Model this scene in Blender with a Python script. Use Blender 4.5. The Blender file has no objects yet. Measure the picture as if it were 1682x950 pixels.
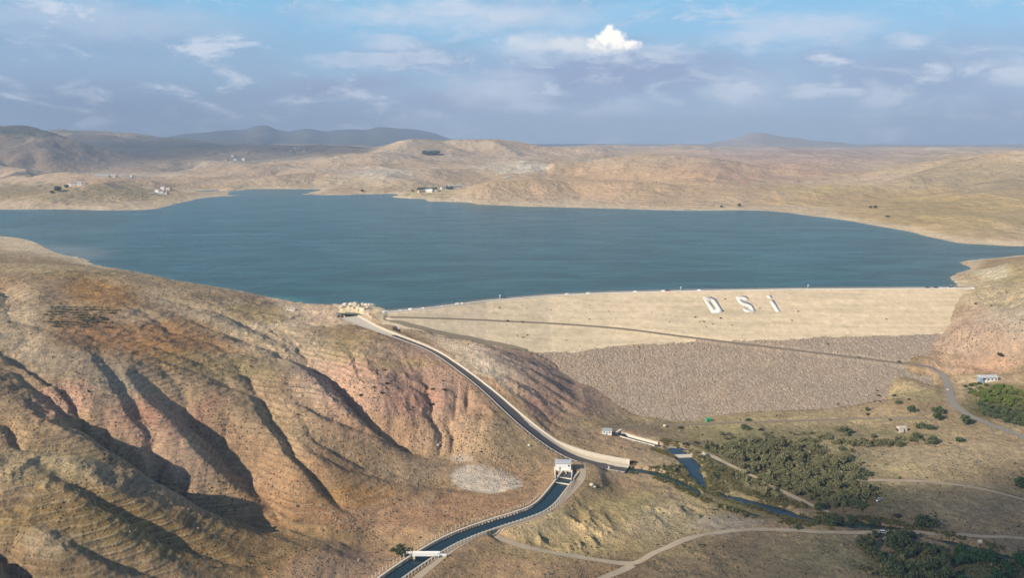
import bpy, math, random
import numpy as np
R = math.radians
random.seed(7); rng = np.random.default_rng(7)
S = bpy.context.scene
C = S.collection

# ------------------------------------------------------------------ camera, sky, sun, exposure
F, PX0, PY0, CAMZ = 1295.0, 841.0, 475.0, 150.0
PITCH = math.atan(250.0 / F)
cam = bpy.data.objects.new('camera', bpy.data.cameras.new('camera')); C.objects.link(cam)
cam.location = (0, 0, CAMZ); cam.rotation_euler = (R(90) - PITCH, 0, 0)
cam.data.sensor_width = 36; cam.data.lens = 36 * F / 1682.0
cam.data.clip_start = 1; cam.data.clip_end = 60000
S.camera = cam
SUN_EL, SUN_AZ = R(29.0), math.atan2(-0.86, -0.50)      # azimuth from +Y towards +X, direction TO the sun
sun = bpy.data.objects.new('sun', bpy.data.lights.new('sun', 'SUN')); C.objects.link(sun)
sun.data.energy = 5.0; sun.data.angle = R(0.6); sun.data.color = (1.0, 0.87, 0.70)
sun.rotation_euler = (R(90) - SUN_EL, 0, math.pi - SUN_AZ)
S.view_settings.view_transform = 'Standard'; S.view_settings.look = 'None'
S.view_settings.gamma = 1; S.view_settings.use_curve_mapping = False
S.view_settings.exposure = 0.42
S.cycles.max_bounces = 5; S.cycles.diffuse_bounces = 2; S.cycles.glossy_bounces = 2
S.cycles.transparent_max_bounces = 6; S.cycles.volume_bounces = 0
S.cycles.use_denoising = True

class NT:
    """small node-tree helper"""
    def __init__(s, tree): s.t = tree; s.n = tree.nodes; s.l = tree.links
    def new(s, typ, **kw):
        nd = s.n.new(typ)
        for k, v in kw.items(): setattr(nd, k, v)
        return nd
    def put(s, sock, v):
        if isinstance(v, bpy.types.NodeSocket): s.l.new(v, sock)
        elif v is not None: sock.default_value = v
    def math(s, op, a, b=None, c=None, clamp=False):
        nd = s.new('ShaderNodeMath', operation=op, use_clamp=clamp)
        for i, v in enumerate((a, b, c)):
            if v is not None: s.put(nd.inputs[i], v)
        return nd.outputs[0]
    def vmath(s, op, a, b=None):
        nd = s.new('ShaderNodeVectorMath', operation=op)
        s.put(nd.inputs[0], a)
        if b is not None: s.put(nd.inputs[1], b)
        return nd.outputs['Value'] if op in ('LENGTH', 'DOT_PRODUCT') else nd.outputs[0]
    def mix(s, f, a, b, blend='MIX'):
        nd = s.new('ShaderNodeMix', data_type='RGBA', blend_type=blend)
        s.put(nd.inputs[0], f); s.put(nd.inputs[6], a); s.put(nd.inputs[7], b)
        return nd.outputs[2]
    def noise(s, vec, scale, detail=4, rough=0.55, dist=0.0, col=False):
        nd = s.new('ShaderNodeTexNoise')
        s.put(nd.inputs['Vector'], vec); nd.inputs['Scale'].default_value = scale
        nd.inputs['Detail'].default_value = detail; nd.inputs['Roughness'].default_value = rough
        nd.inputs['Distortion'].default_value = dist
        return nd.outputs['Color' if col else 'Fac']
    def ramp(s, f, stops, interp='LINEAR'):
        nd = s.new('ShaderNodeValToRGB'); s.put(nd.inputs[0], f); e = nd.color_ramp.elements
        nd.color_ramp.interpolation = interp
        while len(e) < len(stops): e.new(0.5)
        for q, (p, c) in zip(e, stops):
            q.position = p; q.color = (c, c, c, 1) if isinstance(c, (int, float)) else (*c, 1)
        return nd.outputs[0]
    def mapr(s, v, a, b, c, d, smooth=True):
        nd = s.new('ShaderNodeMapRange', interpolation_type='SMOOTHSTEP' if smooth else 'LINEAR')
        s.put(nd.inputs[0], v)
        for i, x in enumerate((a, b, c, d)): nd.inputs[i + 1].default_value = x
        return nd.outputs[0]

def azel(px, py):
    dx, dy = (px - PX0) / F, (PY0 - py) / F
    v = np.array([dx, math.cos(PITCH) + dy * math.sin(PITCH), -math.sin(PITCH) + dy * math.cos(PITCH)])
    v /= np.linalg.norm(v)
    return math.degrees(math.atan2(v[0], v[1])), math.degrees(math.asin(v[2]))

# sky: Nishita + high clouds, laid out by direction (azimuth, elevation)
W = bpy.data.worlds.new('World'); S.world = W; W.use_nodes = True
w = NT(W.node_tree); w.n.clear()
sky = w.new('ShaderNodeTexSky', sky_type='NISHITA', sun_disc=False)
sky.sun_elevation = SUN_EL; sky.sun_rotation = SUN_AZ; sky.altitude = 1500; sky.air_density = 1.0; sky.dust_density = 0.6
tc = w.new('ShaderNodeTexCoord')
sep = w.new('ShaderNodeSeparateXYZ'); w.put(sep.inputs[0], w.vmath('NORMALIZE', tc.outputs['Generated']))
az = w.math('MULTIPLY', w.math('ARCTAN2', sep.outputs[0], sep.outputs[1]), 57.2958)
el = w.math('MULTIPLY', w.math('ARCSINE', sep.outputs[2]), 57.2958)
cmb = w.new('ShaderNodeCombineXYZ'); w.put(cmb.inputs[0], az); w.put(cmb.inputs[1], w.math('MULTIPLY', el, 2.6))
ae = cmb.outputs[0]
big = w.noise(ae, 0.055, 6, 0.55, 0.6)
fine = w.noise(ae, 0.22, 6, 0.62, 0.4)
warp = w.noise(ae, 0.35, 6, 0.6, 0.0, col=True)
wsep = w.new('ShaderNodeSeparateColor'); w.put(wsep.inputs[0], warp)
waz = w.math('ADD', az, w.math('MULTIPLY', w.math('SUBTRACT', wsep.outputs[0], 0.5), 5.5))
wel = w.math('ADD', el, w.math('MULTIPLY', w.math('SUBTRACT', wsep.outputs[1], 0.5), 2.4))
def spot(px, py, rx, ry, soft=1.0):
    a, e = azel(px, py); a2, _ = azel(px + rx, py); _, e2 = azel(px, py - ry)
    u = w.math('DIVIDE', w.math('SUBTRACT', waz, a), abs(a2 - a)); v = w.math('DIVIDE', w.math('SUBTRACT', wel, e), abs(e2 - e))
    d = w.math('SQRT', w.math('ADD', w.math('MULTIPLY', u, u), w.math('MULTIPLY', v, v)))
    return w.mapr(d, 1.0 + 0.5 * soft, max(0.0, 1.0 - 0.7 * soft), 0, 1)
def spots(lst):
    o = None
    for q in lst:
        m = w.math('MULTIPLY', spot(*q[:5]), q[5])
        o = m if o is None else w.math('MAXIMUM', o, m)
    return o
K = 10.0   # background strength is 0.1
def sc(r, g, b): return (r * K, g * K, b * K, 1)
base = w.mix(0.85, sky.outputs[0], sc(0.18, 0.44, 0.66))
# the pale band of air low over the horizon
base = w.mix(w.mapr(el, 11, 0, 0, 0.85), base, w.mix(w.mapr(az, -30, 15, 0, 1), sc(0.25, 0.315, 0.42), sc(0.345, 0.42, 0.55)))
# grey violet cloudbanks
bank = w.math('MAXIMUM', w.math('MULTIPLY', w.mapr(big, 0.46, 0.66, 0, 1), w.mapr(az, 60, -30, 0.75, 0.55)),
    spots([(560, 140, 130, 22, 1.1, .85), (760, 165, 150, 26, 1.2, .9), (1020, 120, 260, 44, 1.2, .95), (1500, 120, 260, 60, 1.3, .7),
           (120, 60, 330, 55, 1.3, .55), (700, 95, 120, 25, 1.2, .6), (930, 150, 170, 30, 1.2, .7)]))
base = w.mix(bank, base, sc(0.245, 0.31, 0.46))
# thin lit streaks
streak = w.math('MULTIPLY', w.mapr(fine, 0.50, 0.72, 0, 1), w.mapr(big, 0.32, 0.58, 0.25, 0.9))
lit = w.math('MAXIMUM', streak, w.math('MULTIPLY', w.mapr(fine, 0.3, 0.6, 0.45, 1), spots([
    (760, 25, 230, 26, 1.1, .62), (1330, 45, 120, 26, 1.1, .55), (1250, 60, 90, 14, 1.0, .5), (820, 150, 90, 30, 1.2, .55),
    (640, 72, 60, 14, 1.1, .45), (600, 100, 90, 10, 1.0, .5), (700, 95, 40, 12, 1.0, .5), (900, 75, 90, 24, 1.1, .6), (1090, 84, 50, 14, 1.0, .7),
    (1500, 62, 45, 12, 1.0, .6), (1210, 150, 55, 16, 1.0, .75), (1360, 150, 60, 12, 1.0, .8), (1450, 160, 40, 24, 1.0, .55), (905, 146, 30, 10, 1.0, .8),
    (870, 172, 50, 12, 1.1, .6), (1000, 180, 60, 14, 1.1, .5), (1665, 120, 45, 16, 1.0, .8), (150, 30, 260, 30, 1.2, .3), (1230, 150, 60, 30, 1.2, .3)])))
base = w.mix(w.math('MULTIPLY', lit, 1.5, clamp=True), base, sc(0.50, 0.56, 0.66))
# the bright cumulus: firmer, with a flat base and billows
cmb2 = w.new('ShaderNodeCombineXYZ'); w.put(cmb2.inputs[0], az); w.put(cmb2.inputs[1], el)
wb = w.noise(cmb2.outputs[0], 1.6, 4, 0.5, 0.0, col=True)
wbs = w.new('ShaderNodeSeparateColor'); w.put(wbs.inputs[0], wb)
waz2 = w.math('ADD', az, w.math('MULTIPLY', w.math('SUBTRACT', wbs.outputs[0], 0.5), 1.1))
wel2 = w.math('ADD', el, w.math('MULTIPLY', w.math('SUBTRACT', wbs.outputs[1], 0.5), .8))
waz, wel = waz2, wel2
w_c = spots([(1004, 66, 26, 18, .42, 1), (1004, 55, 18, 12, .45, 1), (1032, 74, 22, 10, .45, 1), (982, 70, 18, 9, .5, 1)])
cut = w.mapr(w.math('ADD', el, w.math('MULTIPLY', w.math('SUBTRACT', fine, 0.5), 1.5)), azel(1000, 92)[1], azel(1000, 76)[1], 0, 1)
cum = w.math('MULTIPLY', w_c, cut)
side = w.math('MULTIPLY', spots([(985, 84, 90, 12, 1.0, .75), (940, 74, 30, 14, .8, .85), (924, 72, 24, 13, .7, .8), (955, 78, 44, 14, .9, .7), (1103, 82, 24, 8, .9, .6), (845, 68, 16, 8, .9, .6), (895, 78, 60, 12, 1.1, .6), (1060, 90, 60, 8, 1.1, .45)]), cut)
base = w.mix(side, base, sc(0.62, 0.645, 0.69))
base = w.mix(cum, base, w.mix(w.mapr(w.math('ADD', w.math('MULTIPLY', w.math('SUBTRACT', el, azel(1000, 80)[1]), .45), wbs.outputs[2]), 0.35, 0.75, 0, 1), sc(0.56, 0.59, 0.64), sc(0.95, 0.90, 0.82)))
# overhead and behind the viewer: the clear, darker sky
base = w.mix(w.mapr(el, 16, 40, 0, 1), base, w.mix(0.75, sky.outputs[0], sc(0.07, 0.10, 0.16)))
bg = w.new('ShaderNodeBackground'); w.put(bg.inputs[0], base); bg.inputs[1].default_value = 0.1
wo = w.new('ShaderNodeOutputWorld'); w.l.new(bg.outputs[0], wo.inputs[0])
#SKYONLY

# ------------------------------------------------------------------ projection and noise
def ray(px, py):
    px = np.asarray(px, float); py = np.asarray(py, float)
    dx, dy = (px - PX0) / F, (PY0 - py) / F
    return dx, math.cos(PITCH) + dy * math.sin(PITCH), -math.sin(PITCH) + dy * math.cos(PITCH)
def at_z(px, py, z):
    x, y, d = ray(px, py); t = (z - CAMZ) / d
    return x * t, y * t
def at_r(px, py, r):
    x, y, d = ray(px, py); t = r / np.hypot(x, y)
    return x * t, y * t, CAMZ + d * t
def proj(X, Y, Z):
    dz = Z - CAMZ
    fy = Y * math.cos(PITCH) - dz * math.sin(PITCH); up = Y * math.sin(PITCH) + dz * math.cos(PITCH)
    return PX0 + F * X / fy, PY0 - F * up / fy
def _h(ix, iy, s):
    n = (ix * 374761393 + iy * 668265263 + s * 974634777) & 0xffffffff
    n = ((n ^ (n >> 13)) * 1274126177) & 0xffffffff
    return (n ^ (n >> 16)) & 0xffff
_G = np.stack([np.cos(np.arange(256) / 256 * 2 * np.pi), np.sin(np.arange(256) / 256 * 2 * np.pi)], 1)
def perlin(x, y, s=0):
    ix = np.floor(x).astype(np.int64); iy = np.floor(y).astype(np.int64); fx = x - ix; fy = y - iy
    u = fx * fx * fx * (fx * (fx * 6 - 15) + 10); v = fy * fy * fy * (fy * (fy * 6 - 15) + 10)
    def g(a, b):
        k = _h(ix + a, iy + b, s) & 255
        return _G[k, 0] * (fx - a) + _G[k, 1] * (fy - b)
    a0 = g(0, 0); a1 = g(1, 0); b0 = g(0, 1); b1 = g(1, 1)
    return 1.5 * ((a0 + u * (a1 - a0)) * (1 - v) + (b0 + u * (b1 - b0)) * v)
def fbm(x, y, wl, o=4, s=0, g=0.5):
    t = 0; a = 1.0
    for k in range(o): t = t + a * perlin(x / wl, y / wl, s + k * 17); wl *= 0.5; a *= g
    return t
def ridged(x, y, wl, o=4, s=0, g=0.5):
    t = 0; a = 1.0; wt = 1.0
    for k in range(o):
        n = 1 - np.abs(perlin(x / wl, y / wl, s + k * 17)) * 1.6; n = n * n * wt; wt = np.clip(n * 1.5, 0, 1)
        t = t + a * n; wl *= 0.5; a *= g
    return t
def sst(a, b, x): t = np.clip((x - a) / (b - a), 0, 1); return t * t * (3 - 2 * t)

# ------------------------------------------------------------------ the terrain's large form
far_shore = [(-350,352),(-100,347),(0,345),(130,345),(215,346),(262,343),(285,336),(330,326),(400,322),(500,320),(600,319),(655,321),(700,330),(760,336),
    (850,340),(1000,343),(1150,346),(1262,347),(1330,355),(1400,364),(1450,373),(1500,382),(1545,393),(1570,399),(1620,402),(1682,405),(1900,409)]
crest_px = [(560,524),(630,514),(700,507.5),(800,495),(900,486.5),(1000,482),(1100,479.5),(1300,476),(1450,475),(1600,474),(1660,474)]
CREST = 5.0
crest = np.array([at_z(a, b, CREST) for a, b in crest_px])
def crest_y(X): return np.interp(X, crest[:, 0], crest[:, 1])
SLOPE = 1 / 2.3
crest_lo, crest_hi = crest[1, 0], crest[-2, 0]
def dam_z(X, Y): return CREST - (crest_y(X) - Y) * SLOPE
cp = []   # control points X, Y, z
def Z(px, py, z):
    if px < 600 and z > -47:      # the hill falls away gently
        k = np.interp(py, [480, 560, 722, 820, 950, 1080], [1, .78, .60, .54, .48, .46]); z = -47 + (z + 47) * float(1 - (1 - k) * np.clip((600 - px) / 180, 0, 1))
    x, y = at_z(px, py, z); cp.append((x, y, z))
def D(px, py, dep): cp.append(tuple(float(v) for v in at_r(px, py, dep * math.hypot(1, (px - PX0) / F))))
for a, b in far_shore:
    x, y = at_z(a, b, 0); cp += [(x, y, 0), (x * 1.05, y * 1.05, 5), (x * .95, y * .95, -4)]
for a, b in [(0,388),(30,391),(62,400),(105,419),(140,426),(1640,424),(1577,432),(1594,441),(1562,458)]: Z(a, b, 0)
Z(-200, 385, 0)
for a, b, zz in [(-100,366,-8),(100,370,-10),(250,390,-12),(400,350,-12),(600,345,-14),(800,380,-20),(400,430,-16),(600,470,-18),(700,490,-12),(560,492,-4),(480,480,-8),
        (900,440,-22),(1100,380,-18),(1100,450,-24),(1350,400,-15),(1350,460,-20),(1500,440,-12),(1500,400,-8),(1530,465,-8),(1000,478,-24),(1200,472,-24),(850,485,-18),(1660,411,-3),(200,430,-5),(330,455,-7)]:
    x, y = at_z(a, b, 0); cp.append((x, y, zz))
for a, b, zz in [(1600,412,-6),(1650,412,-5),(1710,412,-5),(1800,415,-5),(1950,418,-5)]: x, y = at_z(a, b, 0); cp.append((x, y, zz))
for a, b in [(1682,419),(1760,421),(1900,424)]: Z(a, b, 0)
# far side, by distance
for a in (-350, 0, 150): D(a, 318, 1850); D(a, 300, 2200); D(a, 284, 2800); D(a, 262, 3800)
for a in (320, 440, 560, 650): D(a, 301, 2330); D(a, 280, 2950); D(a, 256, 3900); D(a, 243, 5500)
for a in (760, 900, 1050, 1200): D(a, 315, 1900); D(a, 290, 2400); D(a, 266, 3200); D(a, 252, 4300)
D(230, 322, 1900); D(400, 313, 2120); D(460, 313, 2120); D(520, 312, 2140); D(590, 311, 2150); D(300, 313, 2150); D(380, 308, 2230); D(450, 306, 2250); D(540, 306, 2250); D(620, 306, 2200); D(690, 313, 2000); D(1330, 325, 1750); D(1400, 335, 1600); D(1400, 300, 2150); D(1400, 272, 3000); D(1550, 350, 1400); D(1550, 310, 1800); D(1550, 275, 2500)
D(1682, 370, 1250); D(1682, 320, 1600); D(1682, 275, 2300); D(1950, 370, 1100); D(1950, 310, 1500)
for a in (-350, 0, 350, 700, 1000, 1300, 1682, 1950):
    D(a, 236 if a < 500 else 244, 6800); D(a, 234 if a < 500 else 240, 9500); D(a, 236, 14500)
# left hill crest against the lake and its tops
for q in [(-250,440,24),(0,434,22),(80,437,18),(130,441,16),(200,450,14),(250,459,14),(330,470,12),(400,486,9),(450,502,7),(487,513,4),
    (0,500,42),(100,480,32),(250,500,26),(400,530,14),(200,560,38),(350,560,22),(480,560,8),(-250,520,55),(-250,650,62),(-250,850,50),(-150,1050,40),
    (0,560,52),(60,575,50),(120,625,44),(200,640,34),(280,700,16),(350,770,-6),(420,830,-30),
    (300,600,28),(400,625,13),(440,690,0),(500,770,-22),(570,850,-42),
    (0,650,46),(60,690,40),
    (0,722,44),(80,735,40),(160,760,30),(240,800,14),(330,845,-8),(430,885,-28),(540,905,-42),
    (0,820,38),(0,950,26),(120,950,14),(150,850,24),(250,900,0),(300,950,-14),(420,950,-32),(520,950,-43),(600,935,-48),(300,1050,-25),(0,1080,8),(550,1050,-50),
    (540,520,1),(560,524,0),(520,560,3),(600,560,0),(560,600,-2),(650,585,-6),(650,620,-12),(700,640,-18),(620,660,-16),(560,650,-8),
    (750,680,-28),(800,720,-36),(700,700,-30),(640,720,-32),(700,745,-40),(760,760,-44),(850,770,-47),(800,790,-47),(860,810,-47.5),
    (560,720,-24),(620,790,-40),(700,830,-46),(780,830,-47),(600,850,-45),(680,880,-48),(640,900,-49)]: Z(*q)
# spillway bank and the spur towards the dam
for q in [(600,535,0),(650,545,-3),(700,560,-6),(730,571,-7.5),(775,597,-12),(822,636,-19.5),(868,680,-31.5),(745,558,-8),(800,567,-12),(850,610,-19.5),(890,655,-31.5),(930,690,-43),(960,712,-48),(950,650,-41.5),(900,610,-29),(1000,690,-51),(1010,702,-51.5),(1000,720,-51),
    (905,728,-45),(865,728,-42),(940,760,-48),(980,740,-50),(1040,745,-52)]: Z(*q)
# valley floor
for q in [(930,800,-48.5),(990,790,-49.5),(965,828,-49.5),(935,850,-49.5),(880,850,-48.5),(800,880,-48.5),(720,915,-49),(660,950,-49.5),(1000,800,-53),(1100,760,-55),(1200,720,-58.5),(1300,700,-59),(1400,690,-58.5),
    (1100,820,-54),(1200,850,-57),(1300,860,-58),(1200,780,-57),(1350,800,-58),(1450,850,-58),(1600,860,-58),(1682,800,-56),(1682,880,-58),(1500,760,-56),(1600,740,-53),
    (1682,950,-59),(1500,950,-59),(1350,940,-52),(1250,930,-51),(1150,950,-52),(1040,935,-55),(930,870,-50),(980,920,-54),(850,930,-51),(900,990,-54),(1200,1050,-54),
    (1900,800,-52),(1900,950,-58),(1900,1050,-59),(1500,1100,-60)]: Z(*q)
# right abutment
for q in [(1620,474,8),(1640,450,12),(1682,425,20),(1682,470,14),(1800,440,34),(1900,500,30),(1640,510,0),(1600,520,-8),(1560,545,-20),(1535,560,-27),(1600,560,-22),(1660,540,-8),
    (1682,560,-14),(1440,655,-53),(1400,670,-56),(1480,625,-45),(1520,600,-38.5),(1350,682,-57.5),(570,505,3.5),(590,503,4.5),(606,503,2.5),(1545,600,-41),(1600,600,-38),(1660,600,-34),(1625,625,-42),(1560,640,-47),(1600,690,-50),(1682,650,-44),(1682,700,-49),(1800,650,-35),(1520,620,-48)]: Z(*q)
for X in (140, 220, 300):
    for k, zz in ((-20, -45), (-70, -54), (-115, -60), (-138, -60)): cp.append((X, float(crest_y(X)) + k, zz))
def PL(px, py, off):      # a point of the fill's face seen at px, py
    x, y, d = ray(px, py); t = np.linspace(400, 900, 3000); k = np.argmax(CAMZ + d * t < dam_z(x * t, y * t)); cp.append((x * t[k], y * t[k], CAMZ + d * t[k] + off))
for a, b, o in [(700,534,-5),(760,543,-6),(820,548,-7),(870,555,-8),(930,560,-7),(1000,600,-4),(1060,640,-4),(1120,670,-5),(740,557,.3),(800,571,.4),(850,577,.6),(880,582,.8),(905,594,.9),(940,616,.5),(975,638,.5),(1005,660,.5),(1040,682,.5)]: PL(a, b, o)
cp.append((390, 735, -20)); cp.append((370, 690, -38)); cp.append((390,640,-46))
cp = np.array(cp)
U0 = np.stack([np.arctan2(cp[:, 0], cp[:, 1]), np.log(np.hypot(cp[:, 0], cp[:, 1]))], 1)
def tps(d2): return 0.5 * d2 * np.log(d2 + 1e-12)
n_ = len(cp)
Kk = tps(((U0[:, None] - U0[None]) ** 2).sum(-1)) + np.eye(n_) * 2e-5
Pm = np.c_[np.ones(n_), U0]
sol = np.linalg.solve(np.block([[Kk, Pm], [Pm.T, np.zeros((3, 3))]]), np.r_[cp[:, 2], 0, 0, 0])

# polar lattice of the terrain sheet, fine where it is near and in view
TH = np.concatenate([np.linspace(-1.02, -0.62, 60, endpoint=False), np.linspace(-0.62, 0.62, 1340), np.linspace(0.62, 0.95, 41)[1:]])
RR = np.exp(np.concatenate([np.linspace(math.log(150), math.log(240), 60, endpoint=False), np.linspace(math.log(240), math.log(1150), 560, endpoint=False),
                            np.linspace(math.log(1150), math.log(14500), 420)]))
cth = np.linspace(TH[0], TH[-1], 260); clr = np.linspace(math.log(RR[0]), math.log(RR[-1]), 300)
G0, G1 = np.meshgrid(cth, clr); q = np.stack([G0.ravel(), G1.ravel()], 1)
cz = np.concatenate([tps(((b[:, None] - U0[None]) ** 2).sum(-1)) @ sol[:n_] + sol[n_] + b @ sol[n_ + 1:] for b in np.array_split(q, 12)]).reshape(G0.shape)
def bil(grid, th, lr, ax=cth, ay=clr):
    i = np.clip(np.interp(th, ax, np.arange(len(ax))), 0, len(ax) - 1.0001); j = np.clip(np.interp(lr, ay, np.arange(len(ay))), 0, len(ay) - 1.0001)
    i0 = i.astype(int); j0 = j.astype(int); fi = i - i0; fj = j - j0
    return (grid[j0, i0] * (1 - fi) + grid[j0, i0 + 1] * fi) * (1 - fj) + (grid[j0 + 1, i0] * (1 - fi) + grid[j0 + 1, i0 + 1] * fi) * fj
def base_z(X, Y): return bil(cz, np.arctan2(X, Y), np.log(np.hypot(X, Y)))
def cast(px, py, off=0.0, fn=base_z, r0=170, r1=2600):
    """first point of the sight line that lies under the surface (+off)"""
    x, y, d = ray(px, py); h = math.hypot(x, y)
    r = np.exp(np.linspace(math.log(r0), math.log(r1), 4000)); X = x / h * r; Y = y / h * r; zr = CAMZ + d / h * r
    zz = fn(X, Y) + off; k = np.argmax(zr < zz)
    if zr[k] >= zz[k]: k = len(r) - 1
    return X[k], Y[k], zz[k]

def seg_dist(X, Y, P, reach):
    """signed distance (left of the direction of travel is +), and the value of each extra column interpolated along P"""
    best = np.full(X.shape, 1e9); sg = np.zeros(X.shape); val = np.zeros(X.shape + (P.shape[1] - 2,)); 
    for a, b in zip(P[:-1], P[1:]):
        m = (X > min(a[0], b[0]) - reach) & (X < max(a[0], b[0]) + reach) & (Y > min(a[1], b[1]) - reach) & (Y < max(a[1], b[1]) + reach)
        if not m.any(): continue
        x, y = X[m], Y[m]; dx, dy = b[0] - a[0], b[1] - a[1]; L2 = dx * dx + dy * dy + 1e-9
        t = np.clip(((x - a[0]) * dx + (y - a[1]) * dy) / L2, 0, 1)
        ex, ey = x - a[0] - t * dx, y - a[1] - t * dy; dd = np.hypot(ex, ey)
        cr = dx * ey - dy * ex
        bm = best[m]; u = dd < bm
        bm[u] = dd[u]; best[m] = bm
        s = sg[m]; s[u] = np.sign(cr)[u]; sg[m] = s
        v = val[m]; vv = a[2:][None] * (1 - t[:, None]) + b[2:][None] * t[:, None]; v[u] = vv[u]; val[m] = v
    return best, sg, val
def smooth_line(P, n=3):
    P = np.asarray(P, float)
    for _ in range(n):
        Q = [P[0]]
        for a, b in zip(P[:-1], P[1:]): Q += [a * .75 + b * .25, a * .25 + b * .75]
        P = np.array(Q + [P[-1]])
    return P

# gullies: pixel path with depth (m) and flank widths; the flank on the LEFT of the picture is the steep shaded one
GUL = [
  ([(20,600,3),(70,640,7),(110,680,9),(160,712,12),(230,765,14),(300,812,13),(380,848,10),(455,868,7),(540,892,6),(640,903,3)], 19, 24),
  ([(0,585,6),(60,615,8),(110,645,9),(140,690,8),(180,725,6)], 8, 30),
  ([(225,615,2),(262,650,8),(310,695,11),(365,745,12),(410,790,10),(445,832,8),(456,862,6)], 17, 26),
  ([(432,640,2),(458,680,4),(490,725,4),(550,768,3),(640,792,2.5),(740,803,2),(840,812,1)], 8, 14),
  ([(455,585,3),(520,600,10),(556,640,13),(590,680,12),(640,716,9),(700,742,5),(760,762,2.5)], 17, 18),
  ([(470,640,2),(520,675,6),(580,705,8),(640,722,6)], 10, 12),
  ([(300,520,1.5),(360,545,3),(420,565,4),(470,590,5)], 9, 14),
  ([(415,520,2),(450,545,4),(495,578,5),(520,600,4)], 9, 12),
  ([(345,510,2),(400,530,4),(450,560,5),(490,585,4)], 8, 12),
  ([(265,490,1),(320,508,3),(380,520,3),(430,532,2)], 6, 10),
  ([(470,660,1.5),(500,700,4),(535,740,4.5),(590,772,4),(650,782,2)], 7, 10),
  ([(390,600,1),(420,640,3),(450,690,4),(480,740,4),(520,790,3),(560,830,1.5)], 8, 11),
  ([(560,565,1),(585,600,3),(600,640,4),(625,680,3),(660,705,1)], 6, 9),
  ([(690,610,1),(700,640,3),(705,670,3),(720,700,2)], 6, 8),
  ([(150,560,1),(170,600,3),(200,640,5),(230,690,5),(255,740,3)], 8, 12),
  ([(60,745,1),(110,790,3),(170,830,4),(240,870,4),(330,905,2)], 7, 12),
  ([(-20,800,1),(60,850,3),(130,900,4),(220,940,4)], 8, 12),
  ([(232,515,1.5),(262,533,2.5),(285,550,1)], 6, 10),
  ([(-60,470,6),(0,475,8),(15,500,7),(18,525,2)], 10, 18),
  ([(-80,860,10),(0,912,9),(60,965,8),(100,1000,8)], 18, 20),
  ([(620,720,2),(680,700,3),(760,680,2.5),(800,660,1)], 5, 8),
  ([(0,735,4),(60,742,4),(130,752,6),(220,772,6)], 10, 14),
]
WATER_TRACKS = {}
def ground_path(pp, off=0.0):
    return np.array([cast(a, b, off) for a, b in pp])
SPREAD = 1.0
gul_w = []
for pts, wl, wr in GUL:
    P = []
    for a, b, dep in pts:
        x, y, _ = cast(a, b, -dep * 0.9); P.append((x, y, dep))
    gul_w.append((smooth_line(P, 2), wl, wr))

# silhouettes beyond the lake: pixel outline at a distance, with front and back slopes
RID = [
  ([(-500,205),(0,208),(80,211),(112,220),(170,236),(235,252),(290,268),(340,285)], 4600, .16, .2, 60),
  ([(-200,225),(90,213),(200,212),(245,221),(330,232),(420,240)], 8200, .12, .1, 80),
  ([(500,250),(600,234),(660,222),(740,228),(850,233),(905,239),(1000,248)], 4300, .10, .15, 60),
  ([(330,285),(450,268),(560,262),(640,275),(700,290)], 3200, .16, .16, 50),
  ([(760,292),(800,278),(860,264),(905,285),(930,300)], 3100, .22, .22, 30),
  ([(900,262),(1000,252),(1120,250),(1230,262),(1330,285)], 3000, .10, .2, 60),
  ([(1380,292),(1450,272),(1520,257),(1600,252),(1700,250),(1950,240)], 2500, .13, .2, 50),
  ([(700,236),(900,237),(1100,240),(1300,241),(1500,244),(1700,246)], 7000, .06, .1, 60),
  ([(250,228),(330,218),(385,213),(405,211),(418,206),(430,204),(442,206),(456,213),(475,216),(490,213),(503,210),(518,212),(535,215),(560,212),(580,211),(600,213),(622,209),(650,211),(690,213),(715,219),(745,230),(800,240)], 12200, .10, .1, 60),
  ([(1090,246),(1150,240),(1200,229),(1238,216),(1290,224),(1400,236),(1500,246)], 10600, .08, .1, 60),
  ([(1540,246),(1600,240),(1640,237),(1700,239),(1900,246)], 11500, .1, .1, 60),
]
GEO = {}
def finish_lines():
    """works (canal, chute, tracks, stream) as world polylines; heights follow the ground"""
    g = GEO
    def lev(pp, zs): return smooth_line([(*at_z(a, b, zz), zz) for (a, b), zz in zip(pp, zs)], 3)
    g['canal'] = lev([(938,776),(912,812),(893,833),(870,845),(800,866),(740,889),(700,913),(655,943),(600,985),(540,1030)], [-47]*10)
    g['chute'] = lev([(572,521),(612,540),(660,557),(712,577),(752,604),(800,641),(850,687),(893,722),(932,747),(975,762),(1030,772)],
                     [-1.5,-2.5,-4.5,-8,-13,-21,-33,-43,-50.5,-53.5,-54])
    g['creek'] = lev([(1030,772),(1075,778),(1110,792),(1160,815),(1215,838),(1290,856),(1370,862),(1450,868),(1520,880),(1600,905),(1700,930)], [-54.8,-55,-55.6,-56.4,-57.4,-58.4,-59,-59.4,-59.8,-60.2,-60.6])
    g['river'] = lev([(1078,734),(1108,741),(1125,752),(1138,770),(1150,790),(1160,806),(1170,824)], [-55.8,-55.9,-56.2,-56.5,-56.8,-57.1,-57.2])
    g['slough'] = lev([(1195,820),(1225,824),(1262,834),(1300,847),(1330,855)], [-58.0,-58.1,-58.2,-58.3,-58.4])
    g['outlet'] = lev([(1018,716),(1040,723),(1078,733)], [-54.5,-55,-55.8])
    return g
finish_lines()
def works_width(n): return dict(canal=3.4, chute=6.5, creek=3.0, river=4.5, outlet=1.6)[n]

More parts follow.
